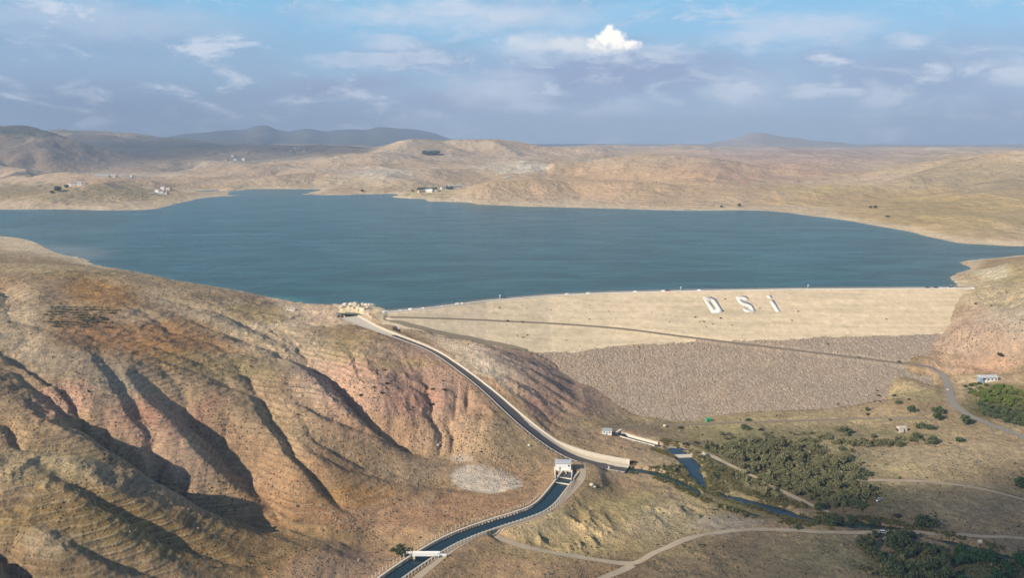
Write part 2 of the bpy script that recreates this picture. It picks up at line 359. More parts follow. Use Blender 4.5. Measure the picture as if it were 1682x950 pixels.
def chute_hw(z): return np.interp(z, [-54, -50, -43, -33, -21, -8, -4.5, -2.5, -1.5], [6.0, 6.0, 5.6, 4.6, 3.3, 2.5, 2.9, 4.6, 8.0])
TRK_PX = {   # tracks: pixel path, half width
 'service': ([(957,768),(958,790),(935,818),(905,845),(860,864),(800,880),(760,897),(725,925),(700,950),(660,985)], 2.0),
 'valley': ([(815,882),(845,895),(880,905),(950,916),(1010,926),(1045,928),(1075,910),(1120,888),(1175,875),(1250,870),(1330,874),(1400,877),(1480,874),(1560,879),(1682,886),(1800,892)], 1.7),
 'lower': ([(1040,930),(1010,944),(960,962)], 1.8),
 'toe': ([(1000,703),(1060,700),(1160,697),(1280,692),(1400,690),(1480,686),(1540,690)], 1.6),
 'bank': ([(1100,735),(1150,742),(1200,765),(1260,795),(1320,825),(1360,843)], 1.7),
 'road': ([(1500,599),(1530,604),(1551,617),(1559,638),(1562,660),(1578,676),(1605,690),(1640,703),(1682,720),(1780,760)], 3.0),
 'upper': ([(1770,470),(1682,480),(1640,492),(1605,497)], 1.5),
 'field': ([(1400,790),(1500,790),(1600,800),(1682,822),(1780,850)], 1.5),
 'hut': ([(1560,665),(1500,688),(1440,694)], 1.3),
}
tracks = {}
for k, (pp, hw) in TRK_PX.items():
    P = smooth_line(ground_path(pp), 3)
    for _ in range(3): P[1:-1, 2] = (P[:-2, 2] + P[2:, 2] + 2 * P[1:-1, 2]) / 4
    if k == 'service': P[:, 2] = -46.6
    tracks[k] = (P, hw)

ERO = []     # (x0, y0, cell, delta grid, weight grid)
def grid_bil(G, x0, y0, c, x, y):
    i = np.clip((x - x0) / c, 0, G.shape[1] - 1.001); j = np.clip((y - y0) / c, 0, G.shape[0] - 1.001); i0 = i.astype(int); j0 = j.astype(int); fi = i - i0; fj = j - j0
    fi = fi * fi * (3 - 2 * fi) * .5 + fi * .5; fj = fj * fj * (3 - 2 * fj) * .5 + fj * .5
    return (G[j0, i0] * (1 - fi) + G[j0, i0 + 1] * fi) * (1 - fj) + (G[j0 + 1, i0] * (1 - fi) + G[j0 + 1, i0 + 1] * fi) * fj
def coarse(X, Y):
    """large form: interpolated ground, hills beyond the lake, the main gullies"""
    r = np.hypot(X, Y); th = np.arctan2(X, Y)
    z = bil(cz, th, np.log(r)); near = sst(1150, 850, r)
    for pts, dist, sf, sb, rnd in RID:
        pts = smooth_line(np.array(pts, float), 3); xs = []; zs = []
        for a, b in pts:
            x, y, zz = at_r(a, b, dist); xs.append(math.atan2(x, y)); zs.append(float(zz))
        m = (r > dist * 0.35) & (th > xs[0] - .08) & (th < xs[-1] + .08)
        if not m.any(): continue
        thw = th[m] + .012 * fbm(X[m], Y[m], dist * .12, 3, 66) * np.clip(np.abs(r[m] - dist) / (dist * .12), 0, 1)
        edge = sst(xs[0] - .05, xs[0] + .01, thw) * sst(xs[-1] + .05, xs[-1] - .01, thw)
        zt = np.interp(thw, xs, zs) + fbm(X[m], Y[m], dist * .07, 4, 61) * dist * (.0022 if dist < 9000 else .0010)
        dd = r[m] - dist + fbm(X[m], Y[m], dist * .16, 3, 77) * dist * .05
        k = np.sqrt(dd * dd + rnd * rnd) - rnd
        zl = zt - np.where(dd < 0, sf, sb) * k - (1 - edge) * 250
        sm = 9.0 + dist * .001
        d = z[m] - zl; zn = np.maximum(z[m], zl) + sm * np.exp(-np.abs(d) / sm) * .5; z[m] += (zn - z[m]) * sst(0, 26, z[m]) * sst(dist * .35, dist * .5, r[m])
    fm = r > 1000
    if fm.any():
        far = sst(1150, 2600, r[fm]); land = sst(-3, 22, z[fm])
        wx = X[fm] + 90 * fbm(X[fm], Y[fm], 420, 2, 5); wy = Y[fm] + 90 * fbm(X[fm], Y[fm], 420, 2, 9)
        nf = (ridged(wx, wy, 1000, 3, 3, .45) - 1.0) * 34 + fbm(wx, wy, 600, 3, 4) * 16.0
        z[fm] += nf * far * land * np.clip(1.25 - r[fm] / 9500, .18, 1)
    nm = near > 0
    if nm.any():
        x, y = X[nm], Y[nm]; gz = np.zeros(x.shape)
        jx = x + 2.6 * fbm(x, y, 22, 4, 21); jy = y + 2.6 * fbm(x, y, 22, 4, 22)
        for P, wl, wr in gul_w:
            d, sg, v = seg_dist(jx, jy, P, 70); dep = v[:, 0]; wd = np.where(sg > 0, wr, wl); t = np.clip(1 - d / wd, 0, 1)
            gz = np.minimum(gz, -dep * np.where(sg > 0, t ** 1.35, t ** 1.0 * (1 - .25 * (1 - t))))
        z[nm] += gz
    return z
def erode(x0, x1, y0, y1, c, KT, steps, diff, fixed, seed, amp, wl):
    """fluvial incision (stream power, implicit) with a little creep; returns the change of height"""
    import heapq
    gx = np.arange(x0, x1, c); gy = np.arange(y0, y1, c); GXe, GYe = np.meshgrid(gx, gy); ny, nx = GXe.shape
    z0 = coarse(GXe.ravel(), GYe.ravel()).reshape(GXe.shape); fx = fixed(GXe, GYe, z0); z = z0 + amp * fbm(GXe, GYe, wl, 4, seed) * ~fx; fx[0] = fx[-1] = True; fx[:, 0] = fx[:, -1] = True
    nb = [(-1, 1.0), (1, 1.0), (-nx, 1.0), (nx, 1.0), (-nx - 1, 1.4142), (-nx + 1, 1.4142), (nx - 1, 1.4142), (nx + 1, 1.4142)]
    fl = fx.ravel().tolist(); N = nx * ny; dtK = KT / steps
    for _ in range(steps):
        zl = z.ravel().tolist(); seen = [False] * N; rec = list(range(N)); dst = [1.0] * N; order = []; hq = []
        for i in range(N):
            if fl[i]: seen[i] = True; hq.append((zl[i], i))
        heapq.heapify(hq)
        while hq:
            h, i = heapq.heappop(hq); order.append(i); xx = i % nx; yy = i // nx
            for d, w_ in nb:
                j = i + d
                if 0 <= j < N and not seen[j] and abs(j % nx - xx) <= 1:
                    seen[j] = True; rec[j] = i; dst[j] = w_ * c; zj = zl[j]; heapq.heappush(hq, (zj if zj > h else h + 1e-3, j))
        # steepest neighbour wherever it is lower
        zp = z.ravel(); rec = np.array(rec); dst = np.array(dst); bests = (zp - zp[rec]) / dst; idx = np.arange(N)
        inn = ~fx.ravel()
        for d, w_ in nb:
            j = np.clip(idx + d, 0, N - 1); sl = (zp - zp[j]) / (w_ * c); u = inn & (sl > np.maximum(bests, 0)); rec[u] = j[u]; dst[u] = w_ * c; bests[u] = sl[u]
        A = np.full(N, c * c).tolist(); rl = rec.tolist()
        o2 = np.argsort(-zp, kind='stable').tolist()
        for i in o2:
            r_ = rl[i]
            if r_ != i: A[r_] += A[i]
        kf_ = (dtK * np.sqrt(np.array(A)) / dst).tolist()
        for i in o2[::-1]:
            if fl[i]: continue
            r_ = rl[i]
            if zl[r_] < zl[i]: k_ = kf_[i]; zl[i] = (zl[i] + k_ * zl[r_]) / (1 + k_)
        z = np.array(zl).reshape(ny, nx)
        for _k in range(2):
            L = np.zeros_like(z); L[1:-1, 1:-1] = z[:-2, 1:-1] + z[2:, 1:-1] + z[1:-1, :-2] + z[1:-1, 2:] - 4 * z[1:-1, 1:-1]; z = z + diff * np.where(fx, 0, L)
    w = np.minimum.reduce([sst(x0, x0 + 14 * c, GXe), sst(x1, x1 - 14 * c, GXe), sst(y0, y0 + 10 * c, GYe), sst(y1, y1 - 14 * c, GYe)])
    lift = np.percentile((z0 - z)[~fx], 45)
    soft = sst(0, 1, 1 - fx.astype(float))
    ERO.append((gx[0], gy[0], c, (z - z0 + lift * .9 * (1 - fx)) * w)); return z
erode(-470, 560, 170, 900, 2.5, .42, 9, .06, lambda x, y, z: (z < -45) | ((z < .2) & (y > 640)), 301, 1.7, 45)
erode(-4200, 4200, 1050, 7400, 26.0, 1.05, 9, .04, lambda x, y, z: (z < .3), 302, 12, 300)

def height(X, Y):
    r = np.hypot(X, Y); near = sst(1150, 850, r)
    z = coarse(X, Y); zc0 = z.copy()
    for k, (x0, y0, c, G) in enumerate(ERO):
        ins = (X > x0) & (X < x0 + c * (G.shape[1] - 1)) & (Y > y0) & (Y < y0 + c * (G.shape[0] - 1))
        jw = 0 if k == 0 else 14
        xx = X[ins] + jw * fbm(X[ins], Y[ins], 90, 3, 401); yy = Y[ins] + jw * fbm(X[ins], Y[ins], 90, 3, 402)
        z[ins] += grid_bil(G, x0, y0, c, xx, yy) * (sst(-50, -40, z[ins]) if k == 0 else sst(-1, 11, zc0[ins]))
    fm = r > 1000
    z[fm] += fbm(X[fm], Y[fm], 110, 4, 403) * 2.2 * (sst(1150, 2000, r[fm]) * sst(-3, 22, zc0[fm]))
    nm = near > 0; x, y = X[nm], Y[nm]
    hillm = sst(-44, -25, z[nm]); floorm = 1 - hillm
    z[nm] += fbm(x, y, 9, 4, 41) * (.40 * hillm + .22) + fbm(x, y, 42, 3, 43) * (.9 * floorm)
    # broken rock where the slopes are pink and bare
    ppx, ppy = proj(x, y, z[nm])
    def bl(a, b, ra, rb): return sst(1.25, .6, np.hypot((ppx - a) / ra, (ppy - b) / rb))
    rock = np.maximum.reduce([bl(640, 640, 130, 62) * .8, bl(800, 650, 70, 40) * .6, bl(470, 560, 90, 45) * .6, bl(100, 670, 55, 40), bl(930, 870, 95, 45) * 1.5, bl(1120, 835, 60, 35) * 1.3, bl(1600, 560, 70, 40) * .7,
                              bl(550, 640, 60, 40), bl(180, 780, 130, 30) * .5, bl(40, 780, 90, 40) * .8, bl(1130, 930, 120, 25) * .7])
    rs = ridged(x * .8 + y * .6, (y * .8 - x * .6) * .55, 15, 5, 51, .6)
    z[nm] += (rs - 1.1) * 1.0 * rock
    Zr = z[nm]
    # works: trenches, benches
    dz_, _, v = seg_dist(x, y, np.c_[GEO['canal'][:, :2], GEO['canal'][:, 2]], 60)
    b = sst(13, 5, dz_); Zr = Zr * (1 - b) + (-46.4) * b
    Zr = np.where(dz_ < 3.6, np.minimum(Zr, -50.5), Zr)
    P = GEO['chute']; dz_, sg, v = seg_dist(x, y, P, 60)
    top = v[:, 0] + np.where(sg > 0, np.interp(v[:, 0], [-54, -52, -46], [4.0, 3.4, 1.3]), .9); hw = chute_hw(v[:, 0])
    b = sst(hw + np.where(sg > 0, 7, 11), hw + 2, dz_); Zr = Zr * (1 - b) + top * b
    Zr = np.where(dz_ < hw + .8, np.minimum(Zr, v[:, 0] - 1.5), Zr); dzc, hwc, vc = dz_, hw, v[:, 0]
    for nme, wid, bed in (('creek', 3.4, 2.2), ('river', 6.0, 1.8), ('slough', 4.5, 1.6), ('outlet', 2.6, 3)):
        P = GEO[nme]; dz_, sg, v = seg_dist(x + 1.2 * fbm(x, y, 12, 2, 88), y + 1.2 * fbm(x, y, 12, 2, 89), P, 60)
        if nme == 'river': wid = np.interp(v[:, 0], [-57.2, -56.8, -56.3, -55.8], [1.2, 3.2, 6.2, 5.5])
        if nme == 'slough': wid = wid * (1 + .5 * perlin(x / 14, y / 14, 91))
        b = sst(wid * 4.5, wid * 1.5, dz_); Zr = Zr * (1 - b) + (v[:, 0] + 1.2 + .1 * (dz_ - wid)) * b
        t = sst(wid + 1.5, wid - 1.0, dz_); Zr = Zr - t * bed * 1.3
    Zr = np.where(dzc < hwc + .8, np.minimum(Zr, vc - 1.5), Zr)
    for nme, (P, hw) in tracks.items():
        dz_, sg, v = seg_dist(x, y, P, 30)
        b = sst(hw * (7.5 if nme == 'service' else 3.2), hw * 1.3, dz_) * (dzc > hwc + 4)
        keep = seg_dist(x, y, GEO['canal'], 30)[0] > 4.2
        Zr = np.where(keep, Zr * (1 - b) + v[:, 0] * b, Zr)
    # the fill covers the ground: natural relief must not stand proud of its upper part
    dd = crest_y(x) - y; cap = dam_z(x, y) + .39 * np.maximum(dd - 18, 0) - 1.5; m = (x > crest_lo + 12) & (x < 130) & (dd > 0) & (y > np.interp(x, GEO['chute'][:, 0], GEO['chute'][:, 1]) + 12)
    Zr = np.where(m, np.minimum(Zr, cap), Zr)
    qx, qy = proj(x, y, dam_z(x, y)); lim = np.interp(qy, [575, 582, 594, 616, 638, 660, 682], [866, 880, 905, 940, 975, 1005, 1040]) + 9 * fbm(x, y, 30, 4, 92)
    m = (dd > 0) & (x < 300) & (x > 0) & (qx > lim) & (qy < 684 + 2 * fbm(x, y, 20, 3, 93)); Zr = np.where(m, np.minimum(Zr, dam_z(x, y) - .8), Zr)
    # never above the water where the lake is
    z[nm] = z[nm] * (1 - near[nm]) + Zr * near[nm]
    return z

TT, RG = np.meshgrid(TH, RR)
X = RG * np.sin(TT); Y = RG * np.cos(TT)
ZT = height(X.ravel(), Y.ravel()).reshape(X.shape)
# ground stays under the dam's fill
def fin_z(x, y): return bil(ZT, np.arctan2(x, y), np.log(np.hypot(x, y)), TH, np.log(RR))
def gcast(px, py, off=0.0): return cast(px, py, off, fn=fin_z)

# ------------------------------------------------------------------ mesh helpers
def mesh_np(name, V, Fq, mat, parent=None, attrs=None, smooth=True):
    me = bpy.data.meshes.new(name)
    V = np.asarray(V, np.float32).reshape(-1, 3); Fq = np.asarray(Fq, np.int32); k = Fq.shape[1]
    me.vertices.add(len(V)); me.vertices.foreach_set('co', V.ravel())
    me.loops.add(Fq.size); me.loops.foreach_set('vertex_index', Fq.ravel())
    me.polygons.add(len(Fq)); me.polygons.foreach_set('loop_start', np.arange(0, Fq.size, k, dtype=np.int32))
    me.polygons.foreach_set('loop_total', np.full(len(Fq), k, np.int32))
    if smooth: me.polygons.foreach_set('use_smooth', np.ones(len(Fq), bool))
    me.update(); me.validate()
    for an, av in (attrs or {}).items():
        if av.ndim == 2:
            a = me.attributes.new(an, 'FLOAT_COLOR', 'POINT')
            a.data.foreach_set('color', np.c_[av, np.ones(len(av))].astype(np.float32).ravel())
        else:
            a = me.attributes.new(an, 'FLOAT', 'POINT'); a.data.foreach_set('value', av.astype(np.float32))
    me.materials.append(mat)
    o = bpy.data.objects.new(name, me); C.objects.link(o); o.parent = parent
    return o
def grid_faces(nr, nc, keep=None):
    i = np.arange(nr * nc).reshape(nr, nc)
    f = np.stack([i[:-1, :-1], i[:-1, 1:], i[1:, 1:], i[1:, :-1]], -1).reshape(-1, 4)
    return f if keep is None else f[keep.ravel()]
def tag(o, label=None, cat=None, group=None, kind=None):
    if label: o['label'] = label
    if cat: o['category'] = cat
    if group: o['group'] = group
    if kind: o['kind'] = kind
    return o
def new_mat(name):
    m = bpy.data.materials.new(name); m.use_nodes = True; t = NT(m.node_tree)
    return m, t, m.node_tree.nodes['Principled BSDF']
def flat_mat(name, col, rough=.8, var=.12, scale=.6, bump=0.0, metal=0.0):
    m, t, b = new_mat(name); tcn = t.new('ShaderNodeTexCoord').outputs['Object']
    n = t.noise(tcn, scale, 5, .6)
    t.put(b.inputs['Base Color'], t.mix(n, tuple(c * (1 - var) for c in col) + (1,), tuple(min(1, c * (1 + var)) for c in col) + (1,)))
    b.inputs['Roughness'].default_value = rough; b.inputs['Metallic'].default_value = metal
    if bump:
        bp = t.new('ShaderNodeBump'); bp.inputs['Strength'].default_value = bump; bp.inputs['Distance'].default_value = .1
        t.put(bp.inputs['Height'], t.noise(tcn, scale * 6, 4)); t.put(b.inputs['Normal'], bp.outputs[0])
    return m

# ------------------------------------------------------------------ terrain material and colour of its soils
def ground_material():
    m, t, b = new_mat('soil_and_dry_grass')
    pos = t.new('ShaderNodeNewGeometry').outputs['Position']
    col = t.new('ShaderNodeAttribute', attribute_name='soil').outputs['Color']
    gr = t.new('ShaderNodeAttribute', attribute_name='terrace').outputs['Fac']
    rk = t.new('ShaderNodeAttribute', attribute_name='stony').outputs['Fac']
    dist = t.new('ShaderNodeAttribute', attribute_name='range').outputs['Fac']   # 0 near, 1 far
    n1 = t.noise(pos, .028, 8, .62, .6); n2 = t.noise(pos, .22, 8, .68, .3); n3 = t.noise(pos, 1.3, 5, .65)
    n4 = t.noise(pos, .006, 7, .6, .8); n5 = t.noise(pos, .0014, 8, .65, .9)
    v = t.math('MULTIPLY', t.mapr(n1, .25, .75, .86, 1.14), t.mapr(n2, .25, .75, .72, 1.28))
    v = t.math('MULTIPLY', v, t.mapr(n3, .28, .72, .68, 1.32))
    v = t.math('MULTIPLY', v, t.mapr(n4, .25, .75, .85, 1.15))
    v = t.math('ADD', t.math('MULTIPLY', v, t.math('SUBTRACT', 1, t.math('MULTIPLY', dist, .65))), t.math('MULTIPLY', dist, .65))
    g = t.mix(1.0, col, v, 'MULTIPLY')
    # hue drifts: dry grass yellow, ashy grey, rusty
    g = t.mix(t.mapr(n2, .42, .68, 0, .34), g, t.mix(1.0, g, (1.12, .97, .76, 1), 'MULTIPLY'))
    g = t.mix(t.mapr(t.noise(pos, .05, 7, .65, .4), .50, .7, 0, .35), g, t.mix(1.0, g, (.86, .93, .90, 1), 'MULTIPLY'))
    g = t.mix(t.mapr(n5, .50, .66, 0, .35), g, t.mix(1.0, g, (.90, .86, .88, 1), 'MULTIPLY'))
    # small dark scrub tufts and pale stones
    vo = t.new('ShaderNodeTexVoronoi'); t.put(vo.inputs['Vector'], pos); vo.inputs['Scale'].default_value = .42
    tuft = t.math('MULTIPLY', t.mapr(vo.outputs['Distance'], .30, .16, 0, 1), t.mapr(t.noise(pos, .035, 5, .6), .40, .60, .1, .85))
    g = t.mix(tuft, g, (.075, .07, .04, 1))
    vs = t.new('ShaderNodeTexVoronoi'); t.put(vs.inputs['Vector'], pos); vs.inputs['Scale'].default_value = .8
    stone = t.math('MULTIPLY', t.mapr(vs.outputs['Distance'], .36, .18, 0, 1), t.math('MULTIPLY', rk, t.mapr(n2, .4, .62, .1, .8)))
    g = t.mix(stone, g, (.50, .42, .33, 1))
    # sheep paths and plough furrows following the height lines
    sx = t.new('ShaderNodeSeparateXYZ'); t.put(sx.inputs[0], pos)
    zz = t.math('ADD', sx.outputs[2], t.math('MULTIPLY', t.noise(pos, .03, 5, .5), 2.2))
    wv = t.math('SINE', t.math('MULTIPLY', zz, 2.9))
    wv2 = t.math('SINE', t.math('MULTIPLY', t.math('ADD', zz, t.math('MULTIPLY', n2, 1.5)), 6.7))
    ter = t.math('MULTIPLY', gr, t.mapr(n1, .3, .6, .35, 1))
    g = t.mix(t.math('MULTIPLY', t.mapr(wv, .5, .95, 0, .42), ter), g, (.52, .42, .27, 1))
    t.put(b.inputs['Base Color'], g)
    b.inputs['Roughness'].default_value = .95; b.inputs['Specular IOR Level'].default_value = .1
    h = t.math('ADD', t.math('MULTIPLY', n2, 1.9), t.math('MULTIPLY', n3, .55))
    h = t.math('ADD', h, t.math('MULTIPLY', n1, 1.0))
    h = t.math('ADD', h, t.math('MULTIPLY', ter, t.math('ADD', t.math('MULTIPLY', wv, .44), t.math('MULTIPLY', wv2, .10))))
    h = t.math('ADD', h, t.math('MULTIPLY', stone, .5))
    h = t.math('ADD', h, t.math('MULTIPLY', tuft, .8))
    # on the far hills the visible relief is coarser
    hf = t.math('ADD', t.math('MULTIPLY', t.noise(pos, .012, 8, .62, .3), 16.0), t.math('MULTIPLY', t.noise(pos, .05, 6, .65), 6.0))
    h = t.math('ADD', t.math('MULTIPLY', h, t.math('SUBTRACT', 1, dist)), t.math('MULTIPLY', hf, dist))
    bp = t.new('ShaderNodeBump'); bp.inputs['Strength'].default_value = 1.0; bp.inputs['Distance'].default_value = 1.0
    t.put(bp.inputs['Height'], h); t.put(b.inputs['Normal'], bp.outputs[0])
    return m

Xf, Yf, Zf = X.ravel(), Y.ravel(), ZT.ravel()
PXv, PYv = proj(Xf, Yf, Zf)
rr = np.hypot(Xf, Yf)
soil = np.empty((len(Xf), 3)); soil[:] = (.330, .245, .150)
nA = fbm(Xf, Yf, 60, 5, 101); nB = fbm(Xf, Yf, 25, 4, 102); nC = fbm(Xf, Yf, 500, 5, 103); nD = fbm(Xf, Yf, 1400, 5, 104)
jx = PXv + 16 * nA + 7 * nB; jy = PYv + 9 * fbm(Xf, Yf, 50, 4, 105) + 3 * nB
def paint(a, b, ra, rb, colr, s=1.0, ang=0.0, soft=.45, lim=(0, 1e9)):
    c_, s_ = math.cos(R(ang)), math.sin(R(ang)); dx, dy = jx - a, jy - b
    k = s * sst(1 + soft, 1 - soft, np.hypot((dx * c_ + dy * s_) / ra, (-dx * s_ + dy * c_) / rb))
    k = k * ((rr > lim[0]) & (rr < lim[1]))
    soil[:] = soil * (1 - k[:, None]) + np.array(colr)[None] * k[:, None]
TAN = (.40, .31, .195); PALE = (.50, .42, .29); PINK = (.43, .285, .205); RUST = (.345, .215, .115); ORNG = (.345, .215, .095); OLIV = (.235, .20, .105); GREY = (.34, .30, .235); CREAM = (.60, .51, .37); GRN = (.13, .14, .06)
N_ = (0, 1000)
# the far shore hills
farw = sst(1000, 1300, rr)[:, None]
fc = np.array([.50, .385, .265]) + nC[:, None] * np.array([.055, .06, .065]) + nD[:, None] * np.array([.05, .02, .0])
soil[:] = soil * (1 - farw) + fc * farw
for q in [(60,315,220,14,OLIV,.65),(180,330,120,12,OLIV,.4),(600,310,260,10,(.46,.35,.24),.6),(620,285,60,10,(.50,.44,.36),.7),(840,275,60,9,(.55,.49,.40),.8),(700,255,120,8,(.36,.29,.22),.5),
          (1000,300,250,28,(.50,.355,.22),.7),(1250,280,150,20,(.46,.30,.21),.6),(1450,340,200,34,(.46,.33,.17),.7),(1600,350,160,40,(.40,.31,.16),.75),(1600,285,130,30,(.32,.27,.18),.75),
          (1350,310,90,8,(.53,.42,.20),.6),(1300,255,200,12,(.38,.29,.26),.6),(520,300,160,8,(.50,.42,.30),.5),(350,290,160,14,(.42,.32,.23),.6),(120,255,180,26,(.30,.24,.19),.6),(80,215,130,8,(.16,.17,.13),.7),
          (350,235,200,14,(.26,.25,.19),.6),(480,245,120,7,(.36,.29,.23),.6),(1540,395,90,8,(.42,.28,.17),.8),(560,305,300,4,(.56,.46,.32),.4),(712,318,60,5,(.42,.36,.19),.6),(1050,265,150,7,(.44,.36,.25),.5)]:
    paint(*q, lim=(1000, 15000))
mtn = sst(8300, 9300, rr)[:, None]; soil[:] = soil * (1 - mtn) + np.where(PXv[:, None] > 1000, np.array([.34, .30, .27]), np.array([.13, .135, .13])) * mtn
for q in [(870,275,26,8,(.66,.60,.48),.9),(830,282,30,5,(.62,.55,.43),.7),(610,282,40,6,(.60,.52,.42),.7),(640,232,40,4,(.60,.50,.38),.6),(780,236,50,3,(.58,.48,.36),.5),(470,300,120,6,(.52,.42,.29),.5)]: paint(*q, lim=(1000, 7000))
# strip of bleached shore at the water line
shore = sst(5.5, 1.2, Zf) * sst(-6, -.5, Zf) * (rr > 640)
soil[:] = soil * (1 - .75 * shore[:, None]) + np.array([.60, .50, .36]) * .75 * shore[:, None]
# near hills
for q in [(150,640,420,180,(.36,.275,.175),.8),(60,440,110,14,(.42,.34,.20),.8),(60,395,90,18,(.44,.35,.23),.8),(90,415,60,8,(.33,.25,.12),.6),
          (170,480,60,26,ORNG,.85,10),(130,455,60,8,(.38,.28,.13),.6),(270,560,120,40,(.33,.215,.11),.85,14),(200,545,120,22,RUST,.7,5),(300,585,70,22,ORNG,.7,15),
          (30,530,50,60,PALE,.6),(120,600,110,30,GREY,.55,15),(360,600,90,20,(.33,.28,.16),.7,8),(450,600,70,16,(.32,.26,.16),.6,15),(250,460,120,14,(.42,.34,.21),.6,10),
          (330,510,90,18,(.42,.35,.24),.6,18),(440,545,100,38,PALE,.65,25),(220,520,40,14,PALE,.4),(420,515,50,14,(.37,.29,.13),.6),
          (180,640,40,30,(.42,.36,.26),.5),(110,660,50,30,PINK,.8),(240,690,70,45,PINK,.7),(230,680,25,22,(.38,.22,.15),.7),(350,690,35,40,(.37,.22,.15),.75,-20),(290,760,70,40,(.42,.31,.22),.7,30),
          (400,690,60,40,TAN,.6),(500,690,70,50,(.43,.33,.20),.6),(420,760,80,50,(.385,.265,.165),.7,30),(560,800,120,40,(.36,.245,.14),.7,15),(480,840,100,30,RUST,.55,12),(640,850,110,30,(.38,.25,.155),.7),
          (590,820,60,20,(.36,.23,.10),.7),(60,700,80,14,(.42,.31,.18),.7),(60,770,110,34,(.43,.355,.21),.8),(200,850,180,40,(.285,.215,.11),.8,20),(120,870,140,30,(.30,.24,.13),.6),(60,850,90,25,(.31,.225,.11),.6),
          (300,880,200,45,(.275,.20,.095),.75,15),(420,900,160,50,(.29,.205,.105),.7),(70,890,35,22,(.46,.38,.25),.7),(150,930,120,30,(.27,.21,.12),.5),(560,930,90,30,(.36,.26,.18),.7),(240,790,60,8,(.27,.24,.17),.5),
          (640,640,150,75,(.45,.31,.23),.8),(560,570,60,25,(.38,.31,.17),.7),(640,570,60,14,(.41,.31,.23),.5),(660,600,60,10,(.37,.29,.15),.6),(690,655,45,20,(.47,.29,.215),.7),(640,700,120,22,(.42,.29,.18),.7),
          (760,720,90,40,(.40,.29,.20),.7),(860,730,60,20,(.37,.28,.15),.6),(800,750,120,18,(.42,.31,.19),.6),(700,770,90,20,(.34,.265,.18),.6),(880,790,60,26,(.42,.30,.185),.7),(760,830,130,22,(.39,.26,.16),.7),
          (850,850,70,9,(.50,.40,.29),.6,-12),(510,600,40,60,(.36,.31,.25),.4)]:
    paint(*q, lim=N_)
# cut slopes beside the chute
for q in [(660,530,90,14,(.54,.43,.30),.8,12),(930,640,90,45,(.43,.31,.235),.8,30),(780,585,80,20,CREAM,.85,22),(830,610,70,24,(.60,.51,.38),.85,45),(865,650,46,18,(.54,.39,.26),.85,45),(890,680,40,16,(.50,.29,.21),.8,45),(930,695,60,28,(.45,.29,.21),.8,35),(985,665,40,10,(.52,.40,.28),.7,35),
          (870,600,80,20,(.42,.32,.25),.7,20),(960,690,60,14,(.48,.36,.23),.6,20),(1000,700,60,10,(.52,.40,.27),.8),(990,735,60,14,(.40,.27,.18),.8),(540,515,70,8,(.52,.42,.30),.9),(590,507,36,9,(.62,.55,.38),.9),
          (520,530,40,10,(.48,.37,.26),.7)]:
    paint(*q, lim=N_)
# pale gravel heap
paint(800,788,58,20,(.56,.51,.42),.95,0,.14,N_); paint(765,758,22,7,(.54,.47,.37),.8,0,.3,N_)
# valley floor
for q in [(1200,730,420,60,(.38,.30,.185),.8),(1100,720,160,14,(.44,.32,.21),.7),(1300,690,330,12,(.40,.32,.19),.7),(1060,760,90,24,(.45,.34,.22),.8),(960,800,60,14,(.29,.235,.13),.7),(930,875,110,40,(.46,.38,.22),.8),
          (1000,840,80,24,(.30,.25,.13),.7),(1050,835,36,24,(.42,.36,.16),.7),(1110,850,90,36,(.42,.35,.22),.8),(1200,860,60,16,(.44,.38,.31),.7),(1000,900,160,24,(.31,.26,.14),.6),(1200,930,200,34,(.25,.20,.125),.8),
          (1130,930,120,30,(.26,.20,.12),.6),(1500,770,260,50,(.36,.285,.175),.8),(1420,750,150,16,(.40,.33,.20),.5),(1560,820,220,30,(.30,.245,.16),.8),(1400,905,110,30,(.27,.235,.13),.7),(1600,745,120,20,(.41,.33,.22),.6),
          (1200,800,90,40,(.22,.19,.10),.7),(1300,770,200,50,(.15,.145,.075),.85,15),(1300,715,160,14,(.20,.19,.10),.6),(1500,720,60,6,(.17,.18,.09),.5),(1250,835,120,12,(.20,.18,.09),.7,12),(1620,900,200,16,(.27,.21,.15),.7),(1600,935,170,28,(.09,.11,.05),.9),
          (1420,640,120,24,(.43,.35,.215),.8),(1500,650,60,14,(.38,.33,.18),.6),(1440,880,60,10,(.36,.30,.22),.5),(1480,780,120,20,(.42,.34,.20),.5),(1180,710,60,14,(.35,.30,.16),.6)]:
    paint(*q, lim=N_)
# right abutment
for q in [(1640,490,90,40,(.46,.38,.25),.8),(1660,450,50,16,(.36,.30,.16),.6),(1610,555,90,44,(.45,.33,.25),.85),(1680,530,60,30,(.41,.36,.29),.6),(1620,445,34,14,(.60,.53,.38),.8),(1560,600,50,14,(.56,.40,.27),.8),(1625,598,50,12,(.53,.35,.24),.8),
          (1640,625,60,10,(.50,.39,.26),.7),(1590,650,30,26,(.42,.33,.21),.7),(1650,660,60,26,(.12,.13,.05),.9),(1660,705,60,12,(.38,.32,.21),.6)]:
    paint(*q, lim=N_)
kn = ((rr < 1000) & (PXv < 1050))[:, None] * .22; mu = np.array([.375, .285, .185]); soil += (soil - mu) * kn; soil *= (1 + .10 * nB[:, None]) ; sat = soil.mean(1, keepdims=True); soil = np.clip(sat + (soil - sat) * np.where((rr < 1000)[:, None], 1.0, 1.06), .02, .8) * np.where(((rr < 1000) & (PXv < 1050))[:, None], np.array([1.07, 1.0, .98]), 1.0)
def pmask(lst):
    m = np.zeros(len(Xf))
    for a, b, ra, rb, s in lst: m = np.maximum(m, s * sst(1.3, .6, np.hypot((jx - a) / ra, (jy - b) / rb)))
    return m * (rr < 1000)
terrace = pmask([(150,870,380,110,1),(60,700,100,30,1),(300,640,380,160,.72),(480,680,90,60,1),(620,820,200,60,.7),(170,520,140,60,.5),(300,600,160,50,.35),(900,690,120,60,.3),(60,770,120,40,.6)])
